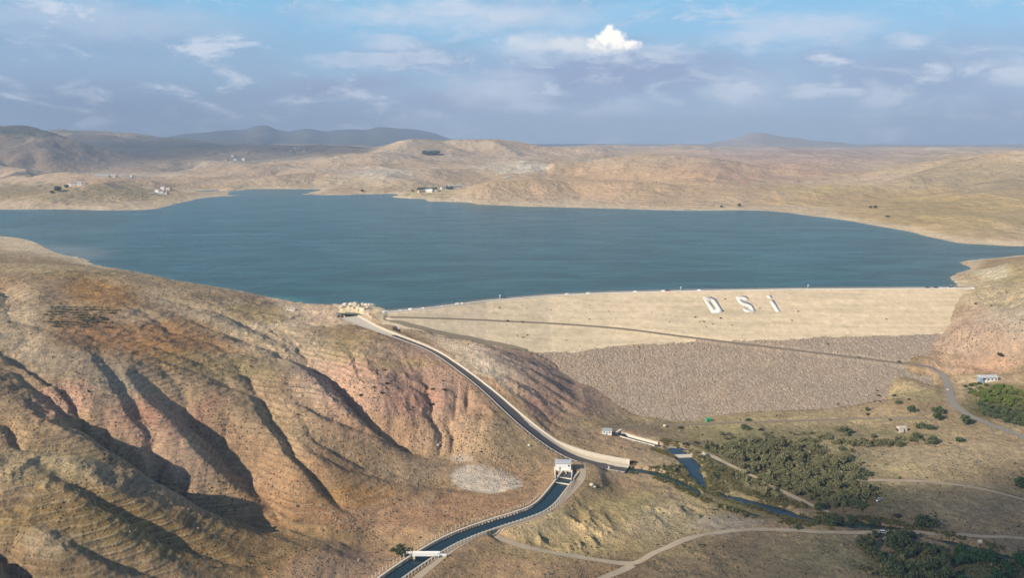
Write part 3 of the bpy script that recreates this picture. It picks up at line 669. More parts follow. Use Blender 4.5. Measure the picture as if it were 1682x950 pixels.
stony = pmask([(640,640,150,80,.9),(440,550,120,50,.6),(930,870,110,45,.8),(1120,840,90,45,.9),(60,780,140,50,.7),(800,788,60,22,.9),(110,670,70,50,.8),(1200,860,60,30,1),(800,730,120,40,.6),(1200,930,200,40,.5),(1400,900,90,30,.4),(880,640,140,50,.5)])
rng_a = sst(900, 1700, rr)
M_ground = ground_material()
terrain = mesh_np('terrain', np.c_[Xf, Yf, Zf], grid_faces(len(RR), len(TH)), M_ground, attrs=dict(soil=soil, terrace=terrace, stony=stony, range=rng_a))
tag(terrain, kind='structure')
terrain['label'] = 'dry brown and pinkish hills with gullies round the reservoir'

# ------------------------------------------------------------------ lake
def lake_material():
    m, t, b = new_mat('lake_water'); pos = t.new('ShaderNodeNewGeometry').outputs['Position']
    sh = t.new('ShaderNodeAttribute', attribute_name='shallow').outputs['Color']
    n = t.noise(pos, .003, 6, .6, .5); mq = t.new('ShaderNodeMapping'); t.put(mq.inputs[0], pos); mq.inputs['Scale'].default_value = (.4, 1.5, 1); mq.inputs['Rotation'].default_value = (0, 0, R(-12)); n2 = t.noise(mq.outputs[0], .022, 7, .68, .5)
    c = t.mix(t.mapr(n, .3, .7, 0, 1), (.012, .088, .082, 1), (.020, .092, .104, 1))
    c = t.mix(t.mapr(n2, .40, .62, 0, .7), c, (.007, .056, .060, 1))
    c = t.mix(1.0, c, sh, 'ADD')
    t.put(b.inputs['Base Color'], c); b.inputs['Roughness'].default_value = .22; b.inputs['IOR'].default_value = 1.33
    mp = t.new('ShaderNodeMapping'); t.put(mp.inputs[0], pos); mp.inputs['Scale'].default_value = (.6, 1.6, 1); mp.inputs['Rotation'].default_value = (0, 0, R(20))
    h = t.math('ADD', t.math('MULTIPLY', t.noise(mp.outputs[0], .35, 5, .65), .9), t.math('MULTIPLY', t.noise(mp.outputs[0], .07, 4, .6), 2.0))
    bp = t.new('ShaderNodeBump'); bp.inputs['Strength'].default_value = 1.0; t.put(bp.inputs['Distance'], t.mapr(n2, .35, .65, .5, 1.4))
    t.put(bp.inputs['Height'], h); t.put(b.inputs['Normal'], bp.outputs[0])
    return m
lx = np.linspace(-2600, 2200, 500); Lx, Lt = np.meshgrid(lx, np.linspace(0, 1, 340) ** 1.6)
y0 = np.where(Lx < crest[1, 0], np.interp(Lx, [-900, -560, -420, -330, -260, -200, -150, -106], [700, 700, 700, 690, 680, 672, 664, 654]), crest_y(np.clip(Lx, crest[1, 0], crest[-1, 0])) + 3)
Ly = y0 + (2900 - y0) * Lt
gz_ = fin_z(Lx.ravel(), Ly.ravel()).reshape(Lx.shape)
shal = np.exp(np.minimum(gz_, 0) / 1.4)
lpx, lpy = proj(Lx, Ly, Ly * 0)
def gb(a, b, ra, rb): return sst(1.4, .4, np.hypot((lpx + 12 * fbm(Lx, Ly, 40, 3, 7) - a) / ra, (lpy - b) / rb))
sc3 = (shal * .5)[..., None] * np.array([.07, .07, .045]) + gb(455, 496, 60, 9)[..., None] * np.array([.02, .085, .06]) + gb(100, 415, 80, 13)[..., None] * np.array([.14, .115, .09]) * .8 + gb(60, 380, 150, 8)[..., None] * np.array([.03, .03, .02])
kf = (gz_[:-1, :-1] < 12) | (gz_[1:, 1:] < 12)
lake = mesh_np('lake', np.c_[Lx.ravel(), Ly.ravel(), np.zeros(Lx.size)], grid_faces(*Lx.shape, kf), lake_material(), attrs=dict(shallow=sc3.reshape(-1, 3)))
tag(lake, 'wide blue green reservoir behind the embankment dam', kind='structure')

# ------------------------------------------------------------------ embankment dam
def line_at(pp, fn=None):
    return smooth_line([gcast(a, b) if fn is None else cast(a, b, fn=fn) for a, b in pp], 3)
def dam_plane(x, y): return np.where((x > crest_lo - 40) & (x < crest_hi + 30), np.minimum(dam_z(x, y), CREST), -999)
droad = line_at([(640,521.5),(700,523),(760,525),(840,528.5),(900,531.5),(1000,538.5),(1050,544),(1100,550.5),(1200,563),(1300,575),(1400,587),(1480,597),(1530,604)], dam_plane)
gxs = np.arange(crest_lo - 14, crest_hi + 16, .9); gss = np.arange(0, 172, .75)
GX, GS = np.meshgrid(gxs, gss); GY = crest_y(GX) - GS; GZ = CREST - GS * SLOPE
ppx, ppy = proj(GX, GY, GZ)
bnd = np.interp(ppx, [500,690,760,830,880,940,1000,1050,1120,1200,1300,1420,1520,1650], [575,552,566,577,580,578,569,566,563,559.5,557,552.5,550,548])
bn = bnd + 2.2 * fbm(GX, GY, 22, 4, 201) + 1.2 * perlin(GX / 5, GY / 5, 202)
rockm = sst(-1.5, 1.5, ppy - bn)
rd, rsg, rv = seg_dist(GX, GY, droad, 20)
GZ2 = GZ + .12 * fbm(GX, GY, 40, 3, 203) + rockm * (.22 * ridged(GX, GY, 4.0, 3, 204) + .3 * perlin(GX / 1.8, GY / 1.8, 205) - .2) + (1 - rockm) * .08 * fbm(GX, GY, 7, 4, 206)
b_ = sst(5.0, 3.0, rd); GZ2 = GZ2 * (1 - b_) + (rv[..., 0] - .1) * b_
GZ2[0] = CREST
bench = np.abs(ppy - (bnd - 1)) < 1.2
def dam_material(name, rocky):
    m, t, b = new_mat(name); pos = t.new('ShaderNodeNewGeometry').outputs['Position']
    n1 = t.noise(pos, .02, 6, .6, .5); n2 = t.noise(pos, .15, 7, .65); n3 = t.noise(pos, .9, 5, .65)
    v = t.math('MULTIPLY', t.mapr(n2, .25, .75, .88, 1.12), t.mapr(n3, .25, .75, .86, 1.14))
    if rocky:
        vo = t.new('ShaderNodeTexVoronoi'); t.put(vo.inputs['Vector'], pos); vo.inputs['Scale'].default_value = .75
        vs = t.new('ShaderNodeSeparateColor'); t.put(vs.inputs[0], vo.outputs['Color'])
        c = t.mix(t.mapr(n1, .35, .65, 0, 1), (.375, .290, .212, 1), (.325, .268, .205, 1))
        sx = t.new('ShaderNodeSeparateXYZ'); t.put(sx.inputs[0], pos)
        c = t.mix(t.mapr(sx.outputs[0], 200, 420, 0, .8), c, (.30, .26, .21, 1))
        c = t.mix(t.mapr(vs.outputs[0], .5, 1.0, 0, .6), c, (.54, .42, .33, 1))
        c = t.mix(t.mapr(vs.outputs[1], .6, 1.0, 0, .5), c, (.22, .17, .14, 1))
        c = t.mix(t.mapr(vo.outputs['Distance'], .5, .9, 0, .25), c, (.14, .11, .09, 1))
        hgt = t.math('ADD', t.math('MULTIPLY', t.math('SUBTRACT', 1, vo.outputs['Distance']), .55), t.math('MULTIPLY', n3, .5)); st = 1.0
    else:
        mp = t.new('ShaderNodeMapping'); t.put(mp.inputs[0], pos); mp.inputs['Scale'].default_value = (.012, .12, .25)
        n4 = t.noise(mp.outputs[0], 1.0, 6, .6, .4)
        c = t.mix(t.mapr(n4, .35, .68, 0, 1), (.68, .555, .39, 1), (.54, .45, .31, 1))
        c = t.mix(t.mapr(n1, .5, .7, 0, .5), c, (.70, .56, .42, 1))
        c = t.mix(t.mapr(t.noise(pos, .45, 4, .7), .64, .74, 0, .5), c, (.30, .27, .16, 1))
        hgt = t.math('ADD', n3, n2); st = .5
    t.put(b.inputs['Base Color'], t.mix(1.0, c, v, 'MULTIPLY')); b.inputs['Roughness'].default_value = .95; b.inputs['Specular IOR Level'].default_value = .1
    bp = t.new('ShaderNodeBump'); bp.inputs['Strength'].default_value = st; bp.inputs['Distance'].default_value = .8
    t.put(bp.inputs['Height'], hgt); t.put(b.inputs['Normal'], bp.outputs[0]); return m
M_sand = dam_material('pale_sandy_fill', False); M_rock = dam_material('pinkish_rockfill', True)
dam = bpy.data.objects.new('embankment_dam', None); C.objects.link(dam); dam.location = (170, 700, -40)
tag(dam, 'long earth dam with pale sandy upper face and pinkish rockfill below', 'dam')
def kid(o, par=None):
    par = par or dam
    o.parent = par; o.matrix_parent_inverse = par.matrix_basis.inverted() if par.parent is None else o.matrix_parent_inverse
    return o
def rebase(V, par): return np.asarray(V, float) - np.array(par.location)
gt = fin_z(GX.ravel(), GY.ravel()).reshape(GX.shape)
vis = (GZ2 > gt - 2.5); visf = vis[:-1, :-1] | vis[1:, 1:] | vis[1:, :-1] | vis[:-1, 1:]
cdist = seg_dist(GX, GY, GEO['chute'], 20)[0]; visf = visf & (cdist[:-1, :-1] > 10)
isr = (rockm[:-1, :-1] + rockm[1:, 1:]) > 1.0
V = rebase(np.c_[GX.ravel(), GY.ravel(), GZ2.ravel()], dam)
def sub_mesh(name, V, Fq, mat, par):
    u, inv = np.unique(Fq, return_inverse=True); return mesh_np(name, V[u], inv.reshape(-1, 4), mat, par)
for nme, k, mt in (('sandy_face', visf & ~isr, M_sand), ('rockfill_face', visf & isr, M_rock)):
    sub_mesh(nme, V, grid_faces(*GX.shape, k), mt, dam)
M_dirt = flat_mat('beaten_dirt', (.42, .34, .245), .95, .3, .12); M_dirt_dark = flat_mat('gravel_track', (.25, .205, .145), .95, .2, .3)
M_asph = flat_mat('worn_grey_road', (.25, .23, .205), .9, .12, .2); M_conc = flat_mat('weathered_concrete', (.50, .45, .37), .85, .16, .35, .3)
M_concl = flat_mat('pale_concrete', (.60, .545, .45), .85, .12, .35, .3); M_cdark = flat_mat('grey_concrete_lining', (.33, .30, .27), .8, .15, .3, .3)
M_white = flat_mat('white_paint', (.80, .79, .76), .6, .05, .8); M_dark = flat_mat('dark_metal', (.04, .04, .045), .5, .1, 1)
M_grey = flat_mat('light_grey_roofing', (.50, .52, .55), .6, .08, .5)

def surf(x, y):
    return np.maximum(fin_z(x, y), np.where((x > crest_lo) & (x < crest_hi) & (y < crest_y(x)), dam_z(x, y), -999))
def scast(px, py, off=0.0): return cast(px, py, off, fn=surf)
def resample(P, step):
    P = np.asarray(P, float); L = np.r_[0, np.cumsum(np.hypot(*np.diff(P[:, :2], axis=0).T))]
    n = max(2, int(L[-1] / step)); s_ = np.linspace(0, L[-1], n); return np.stack([np.interp(s_, L, P[:, k]) for k in range(P.shape[1])], 1)
def normals2(P):
    T = np.gradient(P[:, :2], axis=0); T /= np.linalg.norm(T, axis=1)[:, None] + 1e-9; return np.c_[-T[:, 1], T[:, 0]]
def sweep(name, P, section, mat, par=None, closed=False, smooth=False):
    """section: list of (offset, height) or a function of the row index giving one"""
    N = normals2(P); rows = []
    for i in range(len(P)):
        sec = section(i) if callable(section) else section
        rows.append([(P[i, 0] + N[i, 0] * o, P[i, 1] + N[i, 1] * o, P[i, 2] + h) for o, h in sec])
    V = np.array(rows, float); nr, nc = V.shape[:2]
    if closed:
        i = np.arange(nr * nc).reshape(nr, nc); i = np.c_[i, i[:, :1]]
        Fq = np.stack([i[:-1, :-1], i[:-1, 1:], i[1:, 1:], i[1:, :-1]], -1).reshape(-1, 4)
        if nc == 4: Fq = np.r_[Fq, [[0, 1, 2, 3]], [[nr * nc - 1, nr * nc - 2, nr * nc - 3, nr * nc - 4]]]
    else: Fq = grid_faces(nr, nc)
    V = V.reshape(-1, 3)
    if par is not None: V = rebase(V, par)
    o = mesh_np(name, V, Fq, mat, par, smooth=smooth); return o
def drape(name, P, hw, mat, label, lift=.14, ragged=.5, fn=surf, seed=0):
    Q = resample(P, 1.5); N = normals2(Q); off = np.array([-1, -.66, -.33, 0, .33, .66, 1.0])
    k = np.arange(len(Q)); L_ = 1 + ragged * perlin(k * .12, k * 0 + seed, 5); R_ = 1 + ragged * perlin(k * .12, k * 0 + seed + 9.5, 6)
    W_ = np.where(off[None] < 0, L_[:, None], R_[:, None]) * off[None] * hw
    x = Q[:, None, 0] + N[:, None, 0] * W_; y = Q[:, None, 1] + N[:, None, 1] * W_
    z = fn(x.ravel(), y.ravel()).reshape(x.shape) + lift
    o = mesh_np(name, np.c_[x.ravel(), y.ravel(), z.ravel()], grid_faces(*x.shape), mat)
    tag(o, label, kind='structure'); return o
cr = resample(np.c_[crest[1:-1], np.full(len(crest) - 2, CREST)], 4)
sweep('crest_road', cr, [(22, -9), (5.5, -.02), (5.4, .02), (-.3, .03), (-.5, -.4)], M_conc, dam)
sweep('upstream_kerb', cr, [(5.6, 0), (5.6, .9), (5.2, .9), (5.2, 0)], M_cdark, dam, closed=True)
sweep('downstream_kerb', cr, [(.2, 0), (.2, .55), (-.6, .55), (-.6, -.3)], M_white, dam, closed=True)
rdm = resample(droad, 2.0)
sweep('ramp_road', rdm, [(3.0, .05), (-3.0, .05)], M_dirt_dark, dam)

M_stone = flat_mat('whitewashed_stones', (.74, .72, .66), .8, .14, .7, .3)
# the letters D S i-with-dot laid out in white stones on the sandy face
def letter(quad, strokes, wid):
    """quad: pixel corners TL TR BR BL on the dam face; strokes in a unit square, drawn with a broad pen"""
    Q = np.array([cast(a, b, fn=dam_plane) for a, b in quad]); parts = []
    for st, closed in strokes:
        ring = isinstance(st, tuple); inner = st[1] if ring else None; st = np.array(st[0] if ring else st, float); n = len(st); out = []
        if ring:
            for p_, q_ in zip(st, inner): out += [p_, np.array(q_)]
        for i in range(0 if ring else n):
            a = st[i - 1] if (i or closed) else st[i]; c = st[(i + 1) % n] if (i < n - 1 or closed) else st[i]
            n1 = st[i] - a; n2 = c - st[i]; n1 = n1 if np.any(n1) else n2; n2 = n2 if np.any(n2) else n1
            n1 = np.array([-n1[1], n1[0]]) / np.linalg.norm(n1); n2 = np.array([-n2[1], n2[0]]) / np.linalg.norm(n2); nn = (n1 + n2) / (1 + n1 @ n2)
            out += [st[i] - nn * wid * np.array([.5, .29]), st[i] + nn * wid * np.array([.5, .29])]
        out = np.clip(np.array(out), 0, 1); u, v = out[:, :1], out[:, 1:]
        P = Q[0] * (1 - u) * (1 - v) + Q[1] * u * (1 - v) + Q[2] * u * v + Q[3] * (1 - u) * v
        lo = P + np.array([0, 0, .1]); hi = P + np.array([0, 0, .24]); m = len(P); VV = np.r_[lo, hi]; FF = []
        for i in range(n - (0 if closed else 1)):
            a0, a1, b0, b1 = 2 * i, 2 * i + 1, (2 * i + 2) % m, (2 * i + 3) % m
            FF += [[a0 + m, b0 + m, b1 + m, a1 + m], [a0, b0, b0 + m, a0 + m], [b1, a1, a1 + m, b1 + m]]
        if not closed: FF += [[0, m, m + 1, 1], [m - 2, m - 1, 2 * m - 1, 2 * m - 2]]
        parts.append((VV, np.array(FF)))
    VV = np.concatenate([p[0] for p in parts]); o_ = 0; FF = []
    for v_, f_ in parts: FF.append(f_ + o_); o_ += len(v_)
    o = mesh_np('letter', rebase(VV, dam), np.concatenate(FF), M_stone, dam, smooth=False); return o
arc = [(.55 + .27 * math.sin(a), .5 - .34 * math.cos(a)) for a in np.linspace(0, math.pi, 9)]
letter([(1153.5,488.5),(1174,488.5),(1190,515),(1169,515)], [(([(0, 0), (0, .5), (0, 1), (.74, 1), (1, .86), (1, .5), (1, .14), (.74, 0)], [(.41, .22), (.41, .5), (.41, .78), (.52, .78), (.58, .74), (.58, .5), (.58, .26), (.52, .22)]), True)], .46)
letter([(1207,487),(1227,487),(1243,513.5),(1223,513.5)], [([(.97, .2), (.8, .12), (.3, .12), (.14, .2), (.14, .36), (.3, .46), (.7, .54), (.86, .64), (.86, .8), (.7, .88), (.2, .88), (.03, .8)], False)], .46)
letter([(1256,486),(1269,486),(1285,513),(1272,513)], [([(.5, .30), (.5, .65), (.5, 1.0)], False), ([(.5, .0), (.5, .09), (.5, .18)], False)], .62)

# ------------------------------------------------------------------ tracks and roads
tr_look = dict(service=(M_dirt, 'pale dirt service road along the canal'), valley=(M_dirt, 'dirt track crossing the valley floor'), lower=(M_dirt, 'short dirt branch off the valley track'),
    toe=(M_dirt_dark, 'narrow track along the foot of the dam'), bank=(M_dirt, 'pale embankment path beside the stream'), road=(M_asph, 'grey road bending down from the dam'),
    upper=(M_dirt, 'dirt track on the right hillside'), field=(M_dirt, 'faint track across the dry field'), hut=(M_dirt_dark, 'short track to the small hut'))
for i, (k, (P, hw)) in enumerate(tracks.items()):
    if k == 'lower' or k == 'hut': nm = 'track'
    drape('road' if k == 'road' else 'path', P, hw, *tr_look[k], ragged=.15 if k in ('road', 'service') else .45, seed=i * 3.3)
drape('path', line_at([(630,523),(668,533),(700,543),(740,552),(790,561),(840,571),(866,577)], surf), 2.6, M_dirt_dark, 'brown track along the left edge of the dam', lift=.3, seed=40)

# ------------------------------------------------------------------ spillway chute, canal, water courses
def water_mat(name, col, rough=.08):
    m, t, b = new_mat(name); pos = t.new('ShaderNodeNewGeometry').outputs['Position']
    n = t.noise(pos, .15, 5, .6, .5)
    t.put(b.inputs['Base Color'], t.mix(n, tuple(c * .75 for c in col) + (1,), tuple(c * 1.25 for c in col) + (1,)))
    b.inputs['Roughness'].default_value = rough; b.inputs['IOR'].default_value = 1.33
    bp = t.new('ShaderNodeBump'); bp.inputs['Strength'].default_value = .35; bp.inputs['Distance'].default_value = .25
    t.put(bp.inputs['Height'], t.noise(pos, 1.2, 4)); t.put(b.inputs['Normal'], bp.outputs[0]); return m
def emp(name, loc, label, cat, group=None, rz=0):
    o = bpy.data.objects.new(name, None); C.objects.link(o); o.location = loc; o.rotation_euler = (0, 0, rz); o.empty_display_size = 2
    return tag(o, label, cat, group)
ch = resample(GEO['chute'], 2.5); chL = np.r_[0, np.cumsum(np.hypot(*np.diff(ch[:, :2], axis=0).T))]
chw = chute_hw(ch[:, 2]); chh = np.full(len(ch), 1.15); chr_ = np.interp(ch[:, 2], [-54, -52, -46], [4.3, 3.7, 1.5])
chute = emp('spillway_chute', tuple(ch[0]), 'concrete spillway chute descending from the reservoir past the dam', 'spillway')
M_chute = flat_mat('pale_chute_concrete', (.42, .375, .31), .85, .16, .2, .3)
fo = np.linspace(-1, 1, 13); Nn = normals2(ch); fx = ch[:, :1] + Nn[:, :1] * fo * (chw[:, None] - .01); fy = ch[:, 1:2] + Nn[:, 1:2] * fo * (chw[:, None] - .01); fz = np.repeat(ch[:, 2:3], 13, 1)
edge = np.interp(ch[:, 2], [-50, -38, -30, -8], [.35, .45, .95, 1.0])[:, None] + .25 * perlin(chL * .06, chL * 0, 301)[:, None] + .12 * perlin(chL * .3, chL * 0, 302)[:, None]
shade_band = sst(.12, -.04, fo[None] - edge) * sst(62, 82, chL)[:, None]  # bank's cast shadow, put into the floor colour as a ragged dark band
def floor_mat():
    m, t, b = new_mat('painted_shade_concrete'); pos = t.new('ShaderNodeNewGeometry').outputs['Position']; st = t.new('ShaderNodeAttribute', attribute_name='shade_band').outputs['Fac']
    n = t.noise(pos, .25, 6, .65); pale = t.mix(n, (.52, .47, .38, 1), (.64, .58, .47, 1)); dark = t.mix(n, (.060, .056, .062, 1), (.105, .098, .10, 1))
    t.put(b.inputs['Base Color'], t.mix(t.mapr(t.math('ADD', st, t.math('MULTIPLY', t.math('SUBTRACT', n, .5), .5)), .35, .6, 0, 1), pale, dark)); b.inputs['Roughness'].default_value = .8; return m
mesh_np('chute_floor', rebase(np.c_[fx.ravel(), fy.ravel(), fz.ravel()], chute), grid_faces(*fx.shape), floor_mat(), chute, attrs=dict(shade_band=shade_band.ravel()))
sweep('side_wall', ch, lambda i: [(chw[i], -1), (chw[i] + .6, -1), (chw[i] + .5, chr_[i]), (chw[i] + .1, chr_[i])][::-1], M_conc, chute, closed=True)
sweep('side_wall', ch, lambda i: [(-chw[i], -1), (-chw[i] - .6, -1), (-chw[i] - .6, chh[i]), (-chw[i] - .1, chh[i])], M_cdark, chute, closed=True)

can = resample(GEO['canal'], 2.5)
cn = emp('irrigation_canal', tuple(can[0]), 'concrete lined canal running from the white gatehouse', 'canal')
sweep('lining', can, [(-4.3, .9), (-3.0, -2.2), (3.0, -2.2), (4.3, .9)], M_cdark, cn)
sweep('lip', can, [(-4.25, .55), (-4.25, 1.0), (-5.4, 1.0), (-5.4, .2)], M_concl, cn, closed=True)
sweep('lip', can, [(5.2, .2), (5.2, 1.0), (4.25, 1.0), (4.25, .55)], M_conc, cn, closed=True)
M_cw = water_mat('canal_water', (.012, .030, .042)); M_rw = water_mat('stream_water', (.020, .042, .066)); M_creek = water_mat('green_creek_water', (.025, .045, .032))
tag(sweep('canal_water', can, [(-3.9, -.1), (3.9, -.1)], M_cw), 'dark water flowing in the lined canal', kind='structure')
for k, hw, mt, lab in (('creek', 6.5, M_creek, 'greenish creek leaving the spillway basin'), ('river', 9, M_rw, 'blue stream below the bottom outlet'), ('slough', 8, M_rw, 'dark blue backwater above the creek'), ('outlet', 3.4, M_rw, 'narrow water of the outlet channel')):
    tag(sweep(k + '_water', resample(GEO[k], 3), [(-hw, -.2), (hw, -.2)], mt), lab, kind='structure')
ou = resample(GEO['outlet'], 2)
oc = emp('outlet_channel', tuple(ou[0]), 'narrow walled outlet channel beside the white cabin', 'channel')
for s_ in (1, -1): sweep('side_wall', ou, [(2.9 * s_, -3), (2.9 * s_, 1.6), (3.7 * s_, 1.6), (3.7 * s_, -3)][::s_], M_concl, oc, closed=True)
wp = at_z(1122, 747, -56); 

# ------------------------------------------------------------------ small builders
class MB:
    def __init__(s): s.v = []; s.f = []
    def box(s, x0, x1, y0, y1, z0, z1):
        n = len(s.v); s.v += [(x0, y0, z0), (x1, y0, z0), (x1, y1, z0), (x0, y1, z0), (x0, y0, z1), (x1, y0, z1), (x1, y1, z1), (x0, y1, z1)]
        s.f += [tuple(n + i for i in q) for q in ((3, 2, 1, 0), (4, 5, 6, 7), (0, 1, 5, 4), (1, 2, 6, 5), (2, 3, 7, 6), (3, 0, 4, 7))]; return s
    def prism(s, prof, x0, x1):
        """profile of (y, z) extruded along x"""
        n = len(s.v); k = len(prof); s.v += [(x0, y, z) for y, z in prof] + [(x1, y, z) for y, z in prof]
        s.f += [tuple(range(n, n + k))[::-1], tuple(range(n + k, n + 2 * k))]
        s.f += [(n + i, n + (i + 1) % k, n + k + (i + 1) % k, n + k + i) for i in range(k)]; return s
    def cyl(s, p0, p1, r0, r1, k=8):
        p0, p1 = np.array(p0, float), np.array(p1, float); d = p1 - p0; d /= np.linalg.norm(d)
        a = np.cross(d, (0, 0, 1) if abs(d[2]) < .9 else (1, 0, 0)); a /= np.linalg.norm(a); b = np.cross(d, a); n = len(s.v)
        for p, r in ((p0, r0), (p1, r1)): s.v += [tuple(p + r * (math.cos(t) * a + math.sin(t) * b)) for t in np.linspace(0, 2 * math.pi, k, endpoint=False)]
        s.f += [(n + i, n + (i + 1) % k, n + k + (i + 1) % k, n + k + i) for i in range(k)] + [tuple(range(n, n + k))[::-1], tuple(range(n + k, n + 2 * k))]; return s
    def build(s, name, mat, par=None, smooth=False):
        me = bpy.data.meshes.new(name); me.from_pydata([tuple(map(float, v)) for v in s.v], [], s.f); me.materials.append(mat); me.update()
        if smooth: me.polygons.foreach_set('use_smooth', [True] * len(me.polygons))
        o = bpy.data.objects.new(name, me); C.objects.link(o); o.parent = par; return o
def copy_tree(o, parent=None):
    c = o.copy(); C.objects.link(c); c.parent = parent
    for chd in [q for q in o.children]: copy_tree(chd, c)
    return c
M_glass = flat_mat('dark_window_glass', (.03, .04, .05), .15, .1, 1); M_tile = flat_mat('faded_roof', (.36, .30, .27), .8, .15, .8)
M_plaster = flat_mat('cream_plaster', (.62, .56, .46), .85, .1, .6); M_blue = flat_mat('blue_grey_paint', (.22, .32, .46), .6, .1, .6); M_steel = flat_mat('galvanised_steel', (.45, .46, .47), .45, .1, 2, metal=.6)
M_groof = flat_mat('grey_green_roof', (.30, .36, .36), .6, .1, .6); M_red = flat_mat('red_car_paint', (.30, .04, .03), .35, .05, 1); M_tyre = flat_mat('black_rubber', (.02, .02, .02), .9, .1, 3)
M_greenp = flat_mat('green_tarpaulin', (.05, .36, .20), .6, .1, 2); M_carw = flat_mat('white_car_paint', (.78, .78, .78), .3, .03, 1); M_card = flat_mat('dark_car_paint', (.05, .055, .065), .3, .05, 1)

# gatehouse at the head of the canal
gx, gy = at_z(925, 771, -46.2); grz = R(-4)
gh = emp('gatehouse', (gx, gy, -46.0), 'white flat roofed gatehouse at the head of the canal', 'building', rz=grz)
MB().box(-4.6, 4.6, -2.2, 2.2, 0, 4.3).build('wall', M_white, gh)
rf = MB().box(-5.1, 5.1, -2.7, 2.7, 4.303, 4.7).build('roof', M_grey, gh); MB().box(-4.9, 4.9, -2.5, 2.5, 4.703, 4.82).build('roof_felt', M_grey, rf)
for x0 in (3.4,):
    wd = MB().box(x0 - .5, x0 + .5, -2.28, -2.203, 2.4, 3.5).build('window', M_steel, gh); MB().box(x0 - .42, x0 + .42, -2.31, -2.283, 2.48, 3.42).build('pane', M_glass, wd)
dr = MB().box(-2.4, -1.4, -2.29, -2.203, .05, 2.15).build('door', M_blue, gh); MB().cyl((-1.55, -2.30, 1.05), (-1.55, -2.36, 1.05), .05, .05, 6).build('handle', M_steel, dr)
hw_ = emp('canal_headworks', (gx, gy, -46.0), 'pale concrete headworks with wing walls below the gatehouse', 'sluice', rz=0)
MB().box(-5.4, 5.6, -2.9, 3.0, -4.5, -.03).build('platform', M_concl, hw_)
hwl = np.array(hw_.location); Nc = normals2(can)
def wallseg(name, p, q, w_, z0, z1, mat):
    sweep(name, np.array([[*p, 0], [*q, 0]], float), [(-w_, z0), (w_, z0), (w_, z1), (-w_, z1)], mat, hw_, closed=True)
for sgn, cx_ in ((-1, -5.0), (1, 5.2)):
    wallseg('wing_wall', (gx + cx_, gy - 2.95), tuple(can[6, :2] + Nc[6] * sgn * 4.75), .35, -50, -45.6, M_concl)
for i in (4, 7): wallseg('crosswalk', tuple(can[i, :2] - Nc[i] * 5.0), tuple(can[i, :2] + Nc[i] * 5.0), .5, -46.9, -46.45 + .02 * i, M_concl)
for xx in (-1.6, 1.4): MB().box(xx - .35, xx + .35, -5.5, -2.92, -4, -.1).build('pier', M_conc, hw_)

# posts of the canal fences
post_me = None
def fence(side, i0, i1, label, step=2.35):
    global post_me
    Q = resample(GEO['canal'], step); N = normals2(Q); f = None
    f = emp('canal_fence', tuple(Q[i0]), label, 'fence')
    tops = []
    for i in range(i0, min(i1, len(Q))):
        x, y = Q[i, :2] + N[i] * side; z = max(float(surf(np.array([x]), np.array([y]))[0]), -46.7)
        if post_me is None:
            o = MB().box(-.15, .15, -.13, .13, -.3, 2.0).build('post', M_concl, f); post_me = o.data
        else: o = bpy.data.objects.new('post', post_me); C.objects.link(o); o.parent = f
        o.location = (x - Q[i0, 0], y - Q[i0, 1], z - Q[i0, 2]); tops.append((x, y, z))
    wr = MB()
    for h in (.6, 1.2, 1.8):
        for a, b in zip(tops[:-1], tops[1:]): wr.cyl(np.array(a) + (0, 0, h) - Q[i0], np.array(b) + (0, 0, h) - Q[i0], .02, .02, 4)
    wr.build('wire', M_steel, f)
fence(-7.2, 16, 78, 'row of pale concrete fence posts on the hill side of the canal')
fence(6.0, 6, 74, 'row of pale concrete fence posts between canal and service road')

# bridge over the canal near the bottom edge
bx, by = at_z(700, 913, -46)
br = emp('footbridge', (bx, by, -46.0), 'white concrete slab bridge over the canal with low parapets', 'bridge', rz=R(0))
MB().box(-6.5, 6.5, -1.6, 1.6, .35, .8).build('deck', M_white, br)
for yy in (-1.6, 1.35): MB().box(-6.5, 6.5, yy, yy + .25, .803, 1.25).build('parapet', M_white, br)
for sx in (-1, 1): MB().prism([(-1.8, -2.5), (1.8, -2.5), (1.8, .347), (-1.8, .347)], sx * 5.6 - .5, sx * 5.6 + .5).build('abutment', M_concl, br)
for sx, a_ in ((-1, 1.2), (1, -.8)): MB().box(sx * 8.2 - 1.5, sx * 8.2 + 1.5, a_, a_ + .4, -.2, 1.1).build('approach_wall', M_white, br)

# cabin beside the outlet channel
x, y, z = gcast(997, 713); z = float(z)
cb = emp('cabin', (x, y, z), 'small white cabin with grey green roof beside the outlet channel', 'cabin', rz=R(-6))
MB().box(-3.1, 3.1, -1.9, 1.9, -.8, 3.0).build('wall', M_white, cb)
MB().prism([(-2.3, 2.9), (2.3, 2.9), (2.3, 3.1), (0, 4.0), (-2.3, 3.1)], -3.5, 3.5).build('roof', M_groof, cb)
MB().box(-.6, .3, -1.98, -1.903, 0, 2.1).build('door', M_blue, cb)
for x0 in (-2.0, 1.7):
    wd = MB().box(x0 - .5, x0 + .5, -1.97, -1.903, 1.1, 2.1).build('window', M_steel, cb); MB().box(x0 - .42, x0 + .42, -2.0, -1.973, 1.18, 2.02).build('pane', M_glass, wd)
x, y, z = gcast(1016, 712)
lb = emp('ramp_wall', (x, y, z), 'short pale retaining wall at the head of the outlet channel', 'wall', rz=R(52)); MB().box(-4, 4, -.5, .5, -.5, 1.0).build('wall', M_concl, lb); MB().box(-4.1, 4.1, -.6, .6, 1.003, 1.15).build('coping', M_white, lb)

